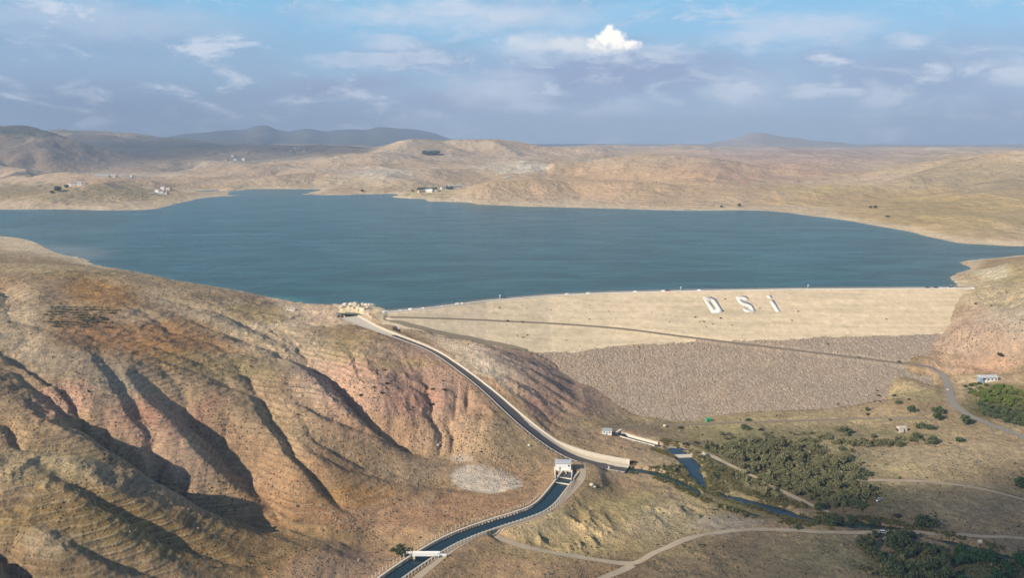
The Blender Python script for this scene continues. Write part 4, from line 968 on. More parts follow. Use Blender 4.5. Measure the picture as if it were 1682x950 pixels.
# farmhouse above the orchard
x, y, z = gcast(1622, 627); hz = float(z)
fh = emp('farmhouse', (x, y, hz), 'white single storey house with grey roof above the green orchard', 'house', rz=R(3))
MB().box(-2.4, 6.6, -2.5, 3.5, -1, 3.6).build('wall', M_white, fh)
MB().box(-6.6, -2.403, -1.0, 3.4, -1, 3.2).build('annex', M_blue, fh)
MB().prism([(-3.1, 3.55), (4.1, 3.55), (4.1, 3.75), (.6, 5.1), (-3.1, 3.75)], -7.0, 7.0).build('roof', M_grey, fh)
for x0 in (-1.0, 2.0, 5.0):
    wd = MB().box(x0 - .6, x0 + .6, -2.58, -2.503, 1.5, 2.7).build('window', M_steel, fh); MB().box(x0 - .5, x0 + .5, -2.61, -2.583, 1.6, 2.6).build('pane', M_glass, wd)
MB().box(-5.2, -4.2, -1.08, -1.003, 0, 2.1).build('door', M_dark, fh)
for x0 in (-6.4, -2.7): MB().box(x0 - .1, x0 + .1, -2.9, -2.7, -1, 3.5).build('porch_post', M_white, fh)

# hut in the valley
x, y, z = gcast(1481, 709)
ht = emp('stone_hut', (x, y, z), 'small square sand coloured hut standing among the valley shrubs', 'hut', rz=R(4))
MB().box(-2.9, 2.9, -1.8, 1.8, -.6, 2.9).build('wall', M_plaster, ht); MB().box(-3.2, 3.2, -2.1, 2.1, 2.903, 3.2).build('roof', M_concl, ht); MB().box(-3.35, -2.903, -1.2, 1.2, 0, 1.9).build('lean_to', M_dark, ht)
MB().box(.6, 1.5, -1.88, -1.803, 0, 2.0).build('door', M_dark, ht)
x, y, z = scast(1163, 693)
gb_ = emp('green_shed', (x, y, z), 'small bright green shed at the foot of the dam', 'shed', rz=R(8))
MB().box(-1.7, 1.7, -1.3, 1.3, -.4, 2.3).build('wall', M_greenp, gb_); MB().prism([(-1.5, 2.303), (1.5, 2.303), (1.5, 2.5), (-1.5, 2.9)], -1.9, 1.9).build('roof', M_greenp, gb_); MB().box(-.5, .5, -1.38, -1.303, 0, 1.9).build('door', M_dark, gb_)
# low weir across the stream
x, y = at_z(1124, 748, -55)
we = emp('weir', (x, y, -55.2), 'low pale concrete weir across the blue stream', 'weir', rz=R(6)); MB().prism([(-1.4, -2), (1.6, -2), (1.2, .25), (-.6, .35)], -13, 13).build('sill', M_concl, we)
for sx in (-1, 1): MB().box(sx * 13 - .8, sx * 13 + .8, -2.2, 2.4, -2, 1.1).build('pier', M_concl, we)
# measuring post in the creek
x, y = at_z(1000, 772, -54)
mp_ = emp('gauge_post', (x, y, -56), 'thin pale gauge post standing in the creek', 'post'); MB().cyl((0, 0, 0), (0, 0, 4.2), .22, .2, 8).build('pole', M_white, mp_); MB().box(-.4, .4, -.12, .12, 2.6, 4.0).build('gauge_board', M_white, mp_)
# jetty at the lake's left corner
x, y, z = gcast(476, 509)
jt = emp('landing', (x, y, max(float(z), 1.0)), 'small white railed platform at the lake edge on the left', 'platform', rz=R(-8)); MB().box(-5, 5, -1.8, 1.8, -3, .5).build('deck', M_concl, jt)
for x0 in (-4.8, -1.6, 1.6, 4.8): MB().box(x0 - .1, x0 + .1, -1.7, -1.5, .503, 2.2).build('post', M_white, jt)
MB().box(-4.9, 4.9, -1.66, -1.54, 2.203, 2.4).build('rail', M_white, jt)

# vehicles
def car(x, y, z, rz, paint, label, name='parked_car', cat='car', L=4.6, H=1.55):
    o = emp(name, (x, y, z), label, cat, rz=rz)
    MB().prism([(-.9, .3), (.9, .3), (.92, .75), (.85, .92), (-.85, .92), (-.92, .75)], -L / 2, L / 2).build('body', paint, o)
    k = MB(); a, b = -L * .32, L * .22
    k.v += [(a - .25, -.82, .923), (b + .45, -.82, .923), (b + .45, .82, .923), (a - .25, .82, .923), (a, -.68, H - .06), (b, -.68, H - .06), (b, .68, H - .06), (a, .68, H - .06)]
    k.f += [(3, 2, 1, 0), (4, 5, 6, 7), (0, 1, 5, 4), (1, 2, 6, 5), (2, 3, 7, 6), (3, 0, 4, 7)]; k.build('window_band', M_glass, o)
    MB().box(a + .02, b - .02, -.66, .66, H - .057, H).build('roof', paint, o)
    for wx in (-L * .31, L * .31):
        for wy in (-1, 1): MB().cyl((wx, wy * .68, .34), (wx, wy * .92, .34), .34, .34, 12).build('wheel', M_tyre, o)
    for wy in (-.6, .6): MB().box(L / 2 - .02, L / 2 + .04, wy - .15, wy + .15, .6, .76).build('headlight', M_white, o)
    return o
def crest_at(px, off=2.0):
    # point on the crest road seen at column px
    xs_ = cr[:, 0]; pxs = proj(cr[:, 0], cr[:, 1] + off, cr[:, 2])[0]; x_ = float(np.interp(px, pxs, xs_)); return x_, float(crest_y(x_)) + off, CREST + .05
car(*crest_at(1562, 1.6), R(2), M_carw, 'large white van with dark windows parked at the right end of the dam crest', 'parked_van', 'van', L=6.6, H=2.6)
car(*crest_at(1548, 1.6), R(2), M_carw, 'white car parked left of the white van on the crest')
car(*crest_at(1537, 2.2), R(2), M_card, 'dark car parked nearest the white cars on the crest')
car(*crest_at(1523, 2.4), R(180), M_card, 'dark car on the crest, second from the white cars')
car(*crest_at(1097, 2.4), R(0), M_red, 'dark red car on the crest above the left of the white letters')
x, y, z = gcast(1443, 823); car(x, y, z, R(35), M_carw, 'white car parked on dry ground beside the willow thicket')
x, y, z = gcast(1450, 877); car(x, y, z + .15, R(0), M_carw, 'white car on the valley track where it enters the trees')
M_boul = flat_mat('pale_boulder_rock', (.58, .52, .42), .9, .15, .8, .4)
blk = None
for px, kind in ((625,0),(634,0),(657,1),(674,0),(695,1),(751,0),(759,1),(931,0),(966,0),(1043,0),(1089,0),(1148,0),(726,2),(612,1)):
    x, y, z = crest_at(px, .8)
    o = MB().prism([(-.8, -.1), (.8, -.1), (.7, 1.5), (-.7, 1.5)], -1.5, 1.5).build('concrete_block', M_white) if blk is None else blk.copy()
    if blk is None: blk = o
    else: C.objects.link(o)
    s_ = (1, .72, .5)[kind]; o.scale = (s_, s_, s_); o.location = (x, y, z); o.rotation_euler = (0, 0, R(rng.uniform(-15, 20)))
    tag(o, 'white concrete block on the downstream edge of the dam crest', 'block', 'white blocks along the crest')
pst = None
for px in (821, 1118, 1327):
    x, y, z = crest_at(px, 4.6)
    if pst is None:
        pst = o = emp('marker_post', (x, y, z), '', 'post'); MB().cyl((0, 0, 0), (0, 0, 3.2), .3, .25, 8).build('pole', M_concl, pst); MB().box(-.7, .7, -.4, .4, 2.6, 3.8).build('cabinet', M_grey, pst)
    else: o = copy_tree(pst); o.location = (x, y, z)
    tag(o, {821: 'grey marker post on the crest left of the middle of the dam', 1118: 'grey marker post on the crest left of the white D', 1327: 'grey marker post on the crest right of the white dotted letter'}[px], 'post', 'marker posts on the crest')
    
# ------------------------------------------------------------------ boulders
def rock_mesh(seed, r=1.0):
    import bmesh
    bm = bmesh.new(); bmesh.ops.create_icosphere(bm, subdivisions=3, radius=1)
    for v in bm.verts:
        c = v.co; n = float(perlin(np.array([c.x * 1.3 + seed * 7.1]), np.array([c.y * 1.3 + c.z * 1.7]), seed)[0]) + .5 * float(perlin(np.array([c.x * 3 + c.z * 2 + seed]), np.array([c.y * 3]), seed + 3)[0])
        q_ = [round(t * 2.2) / 2.2 for t in c]; v.co = c * (1 + .35 * n) * .75 + type(c)(q_) * .25
        v.co.z *= .7
    me = bpy.data.meshes.new('boulder'); bm.to_mesh(me); bm.free(); me.materials.append(M_boul); return me
rocks = [rock_mesh(k) for k in range(4)]
def boulder(px, py, r, label, group=None, sink=.2):
    x, y, z = scast(px, py); o = bpy.data.objects.new('boulder', rocks[int(rng.integers(4))]); C.objects.link(o)
    o.location = (x, y, z + r * (.5 - sink)); o.scale = (r, r * rng.uniform(.7, 1.1), r * rng.uniform(.7, 1.2)); o.rotation_euler = (0, 0, rng.uniform(0, 6.3)); tag(o, label, 'boulder', group); return o
for px, py, r in ((562,506,2.2),(567,503,2.6),(573,504,1.6),(577,501.5,2.6),(584,501.5,3.0),(590,503,1.8),(596,501.5,2.4),(602,503,2.8),(607,503.5,2.8),(612,503.5,2.6),(598,508,1.6),(581,507,1.4),(604,507,1.5),(588,511,1.3)):
    boulder(px, py, r, 'pale boulder on the rocky mound at the lake edge', 'boulders on the rocky mound')
for px, py, r, lab in ((869,733,1.1,'white boulder on the brown slope left of the chute'),(720,733,1.0,'small white boulder below the dark gully'),(723,729,.7,'smaller white boulder beside another below the gully'),(1610,892,1.3,'white boulder below the valley track near the right edge'),
        (1092,701,1.4,'white boulder on bare ground left of the green shed'),(972,798,1.2,'pale boulder right of the canal headworks, larger of two'),(977,801,.8,'pale boulder right of the canal headworks, smaller of two'),(1557,641,1.0,'pale boulder beside the grey road')):
    boulder(px, py, r, lab)

# ------------------------------------------------------------------ plants
def leaf_mat(name, c0, c1, hue=.25):
    m, t, b = new_mat(name); oi = t.new('ShaderNodeObjectInfo').outputs['Random']; pos = t.new('ShaderNodeNewGeometry').outputs['Position']
    n = t.noise(pos, .9, 4, .6); f = t.math('MULTIPLY', t.math('ADD', t.mapr(n, .3, .7, 0, 1), oi), .5)
    t.put(b.inputs['Base Color'], t.mix(f, (*c0, 1), (*c1, 1))); b.inputs['Roughness'].default_value = .7; b.inputs['Specular IOR Level'].default_value = .2
    return m
M_wil = leaf_mat('grey_green_willow_leaves', (.110, .120, .055), (.200, .190, .100)); M_drk = leaf_mat('dark_green_leaves', (.060, .088, .040), (.100, .122, .054))
M_brt = leaf_mat('bright_orchard_leaves', (.095, .150, .025), (.190, .210, .050)); M_scrub = leaf_mat('dark_scrub_leaves', (.050, .050, .025), (.085, .078, .038)); M_lush = leaf_mat('lush_green_leaves', (.030, .085, .035), (.055, .120, .045))
M_bark = flat_mat('grey_bark', (.13, .105, .08), .9, .2, 2)
def crown_mesh(seed, mat, n=900, leaf=.34, lobes=7, tall=1.0, flat=1.0):
    g = np.random.default_rng(seed); L = g.normal(0, 1, (lobes, 3)); L /= np.linalg.norm(L, axis=1)[:, None]; L *= .62 * g.uniform(.5, 1.2, (lobes, 1)); L[:, 2] = np.abs(L[:, 2]) * .9 + .1; L[0] = (0, 0, .55)
    rad = g.uniform(.22, .50, lobes); k = g.integers(lobes, size=n); d = g.normal(0, 1, (n, 3)); d /= np.linalg.norm(d, axis=1)[:, None]
    c = L[k] + d * rad[k][:, None] * g.uniform(.55, 1.05, (n, 1)); c[:, 2] = np.maximum(c[:, 2], .03) * tall
    c[:, 2] *= flat
    a = g.normal(0, 1, (n, 3)) + d * .2; a /= np.linalg.norm(a, axis=1)[:, None]; b = np.cross(a, g.normal(0, 1, (n, 3))); b /= np.linalg.norm(b, axis=1)[:, None]
    s_ = leaf * g.uniform(.5, 1.2, (n, 1)) * .32
    V = np.stack([c - a * s_, c + b * s_ * .8, c + a * s_, c - b * s_ * .8], 1).reshape(-1, 3)
    me_o = mesh_np('crown', V, np.arange(n * 4).reshape(-1, 4), mat, smooth=False); me = me_o.data; bpy.data.objects.remove(me_o); return me
def trunk_mesh(seed):
    g = np.random.default_rng(seed); k = MB(); k.cyl((0, 0, -.15), (.02, .01, .45), .07, .045, 7)
    for _ in range(5):
        a = g.uniform(0, 6.28); k.cyl((.02, .01, g.uniform(.25, .42)), (.38 * math.cos(a), .38 * math.sin(a), g.uniform(.55, .85)), .03, .01, 5)
    o = k.build('trunk', M_bark); me = o.data; bpy.data.objects.remove(o); return me
KINDS = {'willow_tree': (M_wil, 1300, .33, .9, .85), 'dark_tree': (M_drk, 900, .36, 1.0, 1.0), 'orchard_tree': (M_brt, 700, .36, 1.0, .9), 'lush_tree': (M_lush, 900, .34, 1.25, 1.1), 'shrub': (M_scrub, 420, .42, .75, .8), 'green_shrub': (M_drk, 500, .4, .8, .8)}
CR = {k: [crown_mesh(hash(k) % 1 + 10 * i + len(k), v[0], v[1], v[2], 7 + 2 * i, v[3], v[4]) for i in range(4)] for k, v in KINDS.items()}
TRK = [trunk_mesh(i) for i in range(3)]
def plant(kind, px, py, r, label, group=None, h=None):
    """r: crown radius in metres; px, py: where its foot stands"""
    x, y, z = scast(px, py) if py > 420 else cast(px, py, fn=fin_z, r0=900, r1=14000)
    h = h or 1.0; rz = float(rng.uniform(0, 6.28)); s_ = (r * 1.25 * rng.uniform(.9, 1.1), r * 1.25 * rng.uniform(.85, 1.1), r * 1.3 * h)
    root = bpy.data.objects.new(kind, None); C.objects.link(root); root.location = (x, y, float(z) - .05); root.rotation_euler = (0, 0, rz); root.empty_display_size = 1
    tag(root, label, 'shrub' if 'shrub' in kind else 'tree', group)
    c = bpy.data.objects.new('crown', CR[kind][int(rng.integers(4))]); C.objects.link(c); c.parent = root; c.scale = s_; c.location = (0, 0, .25 * r if 'shrub' not in kind else 0)
    t_ = bpy.data.objects.new('trunk', TRK[int(rng.integers(3))]); C.objects.link(t_); t_.parent = root; t_.scale = s_
    return root
def inpoly(a, b, P):
    c = False
    for (x1, y1), (x2, y2) in zip(P, P[1:] + P[:1]):
        if (y1 > b) != (y2 > b) and a < (x2 - x1) * (b - y1) / (y2 - y1) + x1: c = not c
    return c
def thicket(kind, P, n, r0, r1, label, group, gap=0.0, seed=1, h=1.0, sep=9):
    g = np.random.default_rng(seed); xs_ = [p[0] for p in P]; ys_ = [p[1] for p in P]; got = []; tries = 0
    while len(got) < n and tries < n * 60:
        tries += 1; a, b = g.uniform(min(xs_), max(xs_)), g.uniform(min(ys_), max(ys_))
        if not inpoly(a, b, P) or perlin(np.array([a / 26]), np.array([b / 11]), seed)[0] < gap - .55: continue
        if any(((a - u) / sep) ** 2 + ((b - v) / (sep * .45)) ** 2 < 1 for u, v in got): continue
        got.append((a, b)); plant(kind, a, b, g.uniform(r0, r1), label, group, h=h * g.uniform(.85, 1.25))
thicket('willow_tree', [(1185,742),(1205,728),(1260,724),(1335,728),(1350,748),(1390,752),(1402,772),(1420,800),(1435,822),(1400,838),(1350,832),(1290,806),(1235,782),(1195,760)], 125, 1.7, 4.4, 'grey green willow in the dense thicket between the stream and the dry field', 'willows of the thicket', .12, 3)
thicket('willow_tree', [(1185,714),(1260,712),(1400,716),(1500,722),(1500,732),(1400,732),(1340,727),(1250,724),(1190,728)], 26, 1.3, 2.9, 'low grey green willow in the strip along the top of the thicket', 'willows in the strip above the thicket', .15, 5)
thicket('green_shrub', [(1395,788),(1412,785),(1440,812),(1446,822),(1425,815)], 8, 2.0, 3.2, 'dark green shrub in the row leading to the white car', 'shrubs in the row by the white car', 0, 6)
thicket('green_shrub', [(1332,846),(1400,852),(1440,862),(1420,868),(1340,862)], 12, 2.0, 3.2, 'dark shrub on the creek bank above the valley track', 'shrubs on the creek bank', 0, 8)
thicket('green_shrub', [(1385,808),(1410,818),(1418,836),(1395,838),(1375,826)], 6, 2.4, 3.6, 'dark green shrub at the lower end of the thicket', 'shrubs at the lower end of the thicket', -.3, 9)
thicket('dark_tree', [(1412,884),(1450,884),(1490,884),(1530,900),(1552,912),(1560,1000),(1500,1000),(1455,950),(1425,905)], 46, 2.6, 4.4, 'dark green tree in the wood below the valley track', 'trees of the dark wood below the track', -.1, 11, sep=8)
thicket('lush_tree', [(1572,915),(1600,905),(1660,912),(1700,925),(1720,1000),(1560,1000)], 40, 2.2, 3.8, 'lush green tree in the bottom right corner grove', 'trees of the lush corner grove', -.5, 12, sep=8)
thicket('orchard_tree', [(1590,640),(1602,633),(1650,636),(1682,648),(1700,660),(1690,668),(1650,668),(1615,664)], 46, 1.6, 2.6, 'bright green fruit tree in the orchard below the white house', 'fruit trees of the bright orchard', -.8, 13, sep=7)
thicket('dark_tree', [(1606,668),(1640,672),(1690,680),(1720,712),(1682,704),(1640,692),(1615,684)], 36, 2.2, 3.2, 'dark green tree in the row along the lower side of the orchard', 'dark trees along the orchard', -.8, 14, sep=7)
thicket('green_shrub', [(1584,636),(1600,630),(1612,632),(1596,648),(1588,646)], 6, 1.8, 2.6, 'dark shrub at the left corner of the orchard', 'shrubs at the left corner of the orchard', -.9, 15, sep=6)
thicket('green_shrub', [(640,905),(655,899),(676,905),(684,916),(665,918)], 12, 1.2, 2.2, 'green shrub in the damp hollow beside the white slab bridge', 'shrubs beside the slab bridge', -.9, 16, sep=6)
LONE = [('willow_tree',1166,736,4.6,'large round willow standing alone below the green shed'),('green_shrub',1229,692,2.6,'upper of three shrubs at the foot of the rockfill'),('green_shrub',1223,705,4.2,'biggest of three shrubs at the foot of the rockfill'),
 ('shrub',1250,707,2.2,'small brownish shrub, rightmost of three at the foot of the rockfill'),('willow_tree',1204,739,3.6,'low willow left of the thicket, nearer the lone round willow'),('willow_tree',1236,741,3.6,'willow at the upper left corner of the thicket'),
 ('shrub',1127,731,2.2,'small shrub above the stream weir, left of two'),('shrub',1144,729,2.4,'small shrub above the stream weir, right of two'),('green_shrub',1094,783,2.4,'round dark shrub on the bank between creek and stream'),('green_shrub',1181,775,2.3,'dark shrub on the stream bank below the weir'),
 ('shrub',1158,753,1.6,'small shrub on the embankment path by the weir'),('shrub',1441,643,1.4,'small dark shrub highest on the slope right of the rockfill'),('shrub',1443,651,1.6,'small dark shrub just below the highest one right of the rockfill'),('shrub',1470,651,2.0,'square looking dark shrub on the slope above the valley trees'),
 ('green_shrub',1476,663,2.6,'dark shrub left of the tall tree by the ruined wall'),('shrub',1493,657,1.6,'small reddish shrub just above the tall tree'),('dark_tree',1498,678,3.4,'tall dark tree in the middle of the valley shrubs'),('green_shrub',1425,674,2.4,'dark low shrub at the foot of the dam, right part'),
 ('shrub',1426,682,2.0,'grey low shrub just below the dark one at the dam foot'),('dark_tree',1541,679,3.6,'dark tree left of the grey road bend, upper of two'),('dark_tree',1540,690,3.6,'dark tree left of the grey road bend, lower of two'),('dark_tree',1586,698,4.6,'broad blue green tree right of the grey road bend'),
 ('green_shrub',1388,710,4.4,'big oval green shrub at the left of the hut'),('green_shrub',1513,703,4.0,'wide green shrub right of the sand coloured hut'),('green_shrub',1531,705,3.8,'green shrub touching the wide one right of the hut'),('green_shrub',1507,719,3.6,'dark shrub below the hut'),('dark_tree',1532,730,3.8,'dark tree below the hut, rightmost of its clump'),
 ('willow_tree',1455,733,4.2,'wide grey willow below and left of the hut'),('willow_tree',1476,733,3.6,'grey willow between the wide willow and the dark clump'),('green_shrub',1579,725,3.4,'lone oval green shrub in the dry field'),('green_shrub',1384,739,3.2,'dark shrub at the right edge of the thicket, upper of two'),
 ('green_shrub',1395,756,3.2,'dark shrub at the right edge of the thicket, lower of two'),('shrub',1363,755,3.0,'brown green shrub inside the right edge of the thicket'),('green_shrub',1424,781,3.4,'dark shrub where the thicket reaches into the field'),('shrub',1463,691,1.4,'tiny dark shrub above the hut'),
 ('shrub',1376,665,1.0,'tiny dark bush on the lower rockfill'),('dark_tree',1676,800,3.6,'dark tree at the right edge of the dry field'),('dark_tree',1520,866,5.0,'big broad dark tree standing alone above the valley track'),('shrub',1475,850,2.4,'small grey shrub left of the big broad tree'),
 ('shrub',1643,585,3.0,'dark round bush on the pink right hillside'),('shrub',1603,500,1.7,'dark bush at the top of the right hillside by the dam'),('shrub',1629,503,1.6,'small bush right of the one at the dam end'),
 ('shrub',593,650,1.4,'dark bush on the pink hill, leftmost'),('shrub',614,637,1.1,'small dark bush near the leftmost one on the pink hill'),('shrub',633,609,1.3,'dark bush high on the pink hill'),('shrub',627,646,1.2,'dark bush in the middle of the pink hill'),('shrub',730,641,1.5,'dark bush on the pink hill nearest the chute'),
 ('shrub',711,666,1.6,'dark bush low on the pink hill'),('shrub',678,670,1.0,'small dark bush low on the pink hill'),('shrub',711,640,1.3,'dark bush left of the one nearest the chute'),('shrub',728,627,1.1,'small bush above the one nearest the chute'),('shrub',703,649,1.1,'small bush on the rock rib of the pink hill'),
 ('shrub',635,631,1.2,'bush below the highest one on the pink hill'),('shrub',489,682,1.1,'small bush on the terraced spur'),('shrub',813,677,1.0,'small bush on the slope left of the chute'),('shrub',743,724,1.2,'small bush at the foot of the pink hill'),('shrub',1117,704,1.8,'dark bush on the bare ground left of the green shed'),
 ('shrub',1145,703,1.0,'tiny bush just left of the green shed'),('shrub',1322,580,1.2,'bush on the ramp road, left of three'),('shrub',1411,588,1.2,'bush on the ramp road, middle of three'),('shrub',1477,595,1.5,'bush on the ramp road, right of three'),
 ('shrub',834,528,1.5,'tallest bush beside the ramp road on the sandy face'),('shrub',858,530,1.5,'bush on the ramp road right of the tallest one'),('shrub',927,534,1.1,'small bush on the ramp road on the sandy face'),('green_shrub',585,501,1.6,'green bush on top of the rocky mound'),
 ('shrub',451,868,1.0,'small bush where two dark gullies meet'),('shrub',790,743,.9,'small scrub bush above the pale gravel heap'),('dark_tree',1345,838,3.2,'dark bushy tree by the lower stream bank'),('shrub',1030,765,1.2,'bush behind the end of the basin wall'),('green_shrub',1310,868,2.4,'low green bush by the creek')]
for k in LONE: plant(*k)
for i, (px, py, r) in enumerate([(1191,492,.7),(1188,512,.9),(1184,523,.95),(1142,522,.9),(1156,529,.8),(1150,529,.5),(1171,533,.7),(1202,535,.7),(1248,507,.8),(1301,527,.7),(1311,512,.7),(820,506,.7),(858,502,.6),(968,525,.6),(850,552,.7),(859,555,.8),(866,551,.7),(968,502,.5),
        (1243,502,.5),(1160,538,.6),(1100,530,.6),(1070,515,.5),(1360,566,.9),(1000,512,.5),(905,510,.5),(930,560,.6),(1456,525,.6),(1050,571,.8),(1380,520,.4)]):
    plant('shrub', px, py, r * 1.25, 'tiny dark weed bush growing on the pale sandy face of the dam', 'weed bushes on the sandy face')
def reeds(name, label, P, half, n, mat, seed, gap=1.5, hgt=1.1):
    g = np.random.default_rng(seed); Q = resample(P, 1.0); N = normals2(Q); i = g.integers(len(Q), size=n); o = g.uniform(gap, half, n) * g.choice([-1, 1], n)
    cx = Q[i, 0] + N[i, 0] * o; cy = Q[i, 1] + N[i, 1] * o; ok = fbm(cx, cy, 11, 3, seed) > -.12; cx, cy = cx[ok], cy[ok]; m = len(cx)
    cz_ = fin_z(cx, cy); k = 10; c = np.repeat(np.stack([cx, cy, cz_], 1), k, 0) + g.normal(0, .5, (m * k, 3)) * (1, 1, 0); ang = g.uniform(0, 6.28, m * k); sz = g.uniform(.3, 1.0, (m * k, 1)) * hgt
    d = np.stack([np.cos(ang), np.sin(ang), ang * 0], 1) * .28; up = np.c_[g.normal(0, .25, (m * k, 2)), np.ones(m * k)]
    V = np.stack([c - d, c + d, c + d * .4 + up * sz, c - d * .4 + up * sz], 1).reshape(-1, 3)
    tag(mesh_np(name, V, np.arange(m * k * 4).reshape(-1, 4), mat, smooth=False), label, kind='stuff')
def scatter(name, label, mat, n, xr, yr, seed, okf, kind, size):
    """loose small things nobody could count, as one mesh: 'tuft' leaf tufts or 'stone' angular stones"""
    g = np.random.default_rng(seed); x = g.uniform(*xr, n); y = g.uniform(*yr, n); z = surf(x, y); ok = okf(x, y, z, g); x, y, z = x[ok], y[ok], z[ok]; m = len(x); s_ = size[0] + (size[1] - size[0]) * g.uniform(0, 1, m) ** 3
    if kind == 'tuft':
        k = 7; c = np.repeat(np.stack([x, y, z], 1), k, 0); ss = np.repeat(s_, k)[:, None]; c = c + g.normal(0, .33, (m * k, 3)) * ss * (1, 1, .3); a = g.normal(0, .32, (m * k, 3)) * ss; b = g.normal(0, .32, (m * k, 3)) * ss; c[:, 2] += np.abs(b[:, 2]) + .25 * ss[:, 0]
        V = np.stack([c - a, c - b, c + a, c + b], 1).reshape(-1, 3); Fq = np.arange(m * k * 4).reshape(-1, 4)
    else:
        cube = np.array([(-1, -1, -1), (1, -1, -1), (1, 1, -1), (-1, 1, -1), (-1, -1, 1), (1, -1, 1), (1, 1, 1), (-1, 1, 1)], float) * .5; f0 = np.array([(3, 2, 1, 0), (4, 5, 6, 7), (0, 1, 5, 4), (1, 2, 6, 5), (2, 3, 7, 6), (3, 0, 4, 7)])
        P = cube[None] * (1 + g.normal(0, .22, (m, 8, 3))) * s_[:, None, None]; P[:, 4:, :2] *= .7; an = g.uniform(0, 6.28, m); ca, sa = np.cos(an)[:, None], np.sin(an)[:, None]
        P = np.stack([P[..., 0] * ca - P[..., 1] * sa, P[..., 0] * sa + P[..., 1] * ca, P[..., 2] * .8], -1) + np.stack([x, y, z + s_ * .15], 1)[:, None]
        V = P.reshape(-1, 3); Fq = (f0[None] + 8 * np.arange(m)[:, None, None]).reshape(-1, 4)
    tag(mesh_np(name, V, Fq, mat, smooth=False), label, kind='stuff')
def offworks(x, y):
    d = np.full(x.shape, 99.0)
    for k in ('canal', 'chute', 'creek', 'river', 'slough', 'outlet'): d = np.minimum(d, seg_dist(x, y, GEO[k], 20)[0] - 7.5)
    for P, hw in tracks.values(): d = np.minimum(d, seg_dist(x, y, P, 20)[0] - hw - .5)
    return d > 0
def on_land(x, y, z, g): return (z > np.where(y > 640, 1.0, -70)) & offworks(x, y) & ~((x > crest_lo) & (x < crest_hi) & (y < crest_y(x) + 30) & (dam_z(x, y) > fin_z(x, y) - .3))
scatter('scrub', 'small dry scrub tufts scattered over the hills', M_scrub, 42000, (-420, 470), (230, 760), 601, lambda x, y, z, g: on_land(x, y, z, g) & (fbm(x, y, 34, 4, 61) + .6 * fbm(x, y, 9, 2, 62) > g.uniform(.0, 1.1, len(x))), 'tuft', (.22, .85))
M_stn = flat_mat('tan_loose_stone', (.46, .37, .27), .95, .25, .5)
scatter('loose_stones', 'loose pale stones scattered over the slopes', M_stn, 45000, (-420, 470), (230, 760), 602, lambda x, y, z, g: on_land(x, y, z, g) & (fbm(x, y, 26, 4, 63) > g.uniform(.15, 1.0, len(x))), 'stone', (.2, .85))
M_rub = flat_mat('mixed_rubble', (.42, .335, .25), .95, .45, 1.3)
def on_rock(x, y, z, g):
    qx, qy = proj(x, y, z); bb = np.interp(qx, [830, 880, 940, 1000, 1050, 1120, 1200, 1300, 1420, 1520], [577, 580, 578, 569, 566, 563, 559.5, 557, 552.5, 550]); top = sst(40, 2, qy - bb) * sst(1000, 1080, qx) * sst(1330, 1200, qx)
    return (x > crest_lo) & (x < crest_hi) & (dam_z(x, y) > fin_z(x, y) - .2) & (y < crest_y(x)) & (qy > bb - 1) & (seg_dist(x, y, droad, 20)[0] > 4) & (.13 + .4 * fbm(x, y, 30, 3, 64) + .8 * top > g.uniform(0, 1, len(x)))
scatter('rubble', 'loose blocks strewn over the rockfill face', M_rub, 26000, (0, 430), (570, 760), 603, on_rock, 'stone', (.3, 1.2))
M_reed = leaf_mat('olive_reeds', (.105, .110, .040), (.190, .165, .075))
reeds('reeds', 'olive reeds along the banks of the creek', GEO['creek'], 9, 2600, M_reed, 71, 2.6); reeds('reeds', 'olive reeds round the blue stream', GEO['river'], 13, 1100, M_reed, 72, 5.5)
reeds('marsh_plants', 'dark green marsh plants between stream and backwater', smooth_line([(*at_z(a, b, -57.5), -57) for a, b in ((1168,772),(1185,800),(1215,818),(1260,828),(1320,846),(1350,858))], 2), 13, 2600, M_reed, 73, .2, .9)
for i in range(9):
    py0 = 505 + i * 4.0; a_ = rng.uniform(68, 90); b2 = rng.uniform(165, 215) - i * 2; g = np.random.default_rng(500 + i); run = []
    for pxx in np.arange(a_, b2, 1.1):
        gap = perlin(np.array([pxx / 7]), np.array([i * 3.7]), 9)[0] > .12 or pxx + 1.1 >= b2
        if not gap: run.append(gcast(pxx, py0 + .012 * (pxx - 70) + .5 * math.sin(pxx / 9))); continue
        if len(run) > 3:
            R_ = np.array(run); c0 = R_[0]; n = 5; c = np.repeat(R_ + (0, 0, .3), n, 0) - c0; m_ = len(c); c = c + g.normal(0, 1, (m_, 3)) * (.4, .4, .22); a = g.normal(0, .26, (m_, 3)); b = g.normal(0, .26, (m_, 3))
            Vr = np.stack([c - a, c + b, c + a, c - b], 1).reshape(-1, 3); o = mesh_np('hedge_row', Vr, np.arange(len(Vr)).reshape(-1, 4), M_wil, smooth=False); o.location = c0
            tag(o, 'dark broken row of low bushes on the orange brown field', 'hedge', 'bush rows on the orange field')
        run = []
def in_thicket(x, y, z, g):
    qx, qy = proj(x, y, z); u = np.maximum.reduce([1 - np.hypot((qx - a) / ra, (qy - b) / rb) for a, b, ra, rb in [(1300, 775, 130, 48), (1240, 745, 70, 24), (1380, 800, 60, 34), (1420, 728, 110, 9), (1490, 915, 90, 34), (1640, 930, 90, 28), (1240, 835, 90, 14), (1380, 852, 80, 10), (1110, 775, 60, 10), (1640, 655, 60, 28)]])
    return offworks(x, y) & (u + .8 * fbm(x, y, 16, 4, 65) > g.uniform(.1, .7, len(x)))
scatter('undergrowth', 'olive green undergrowth between the valley trees', leaf_mat('undergrowth_leaves', (.105, .112, .050), (.185, .170, .085)), 42000, (60, 330), (330, 620), 604, in_thicket, 'tuft', (.6, 2.2))
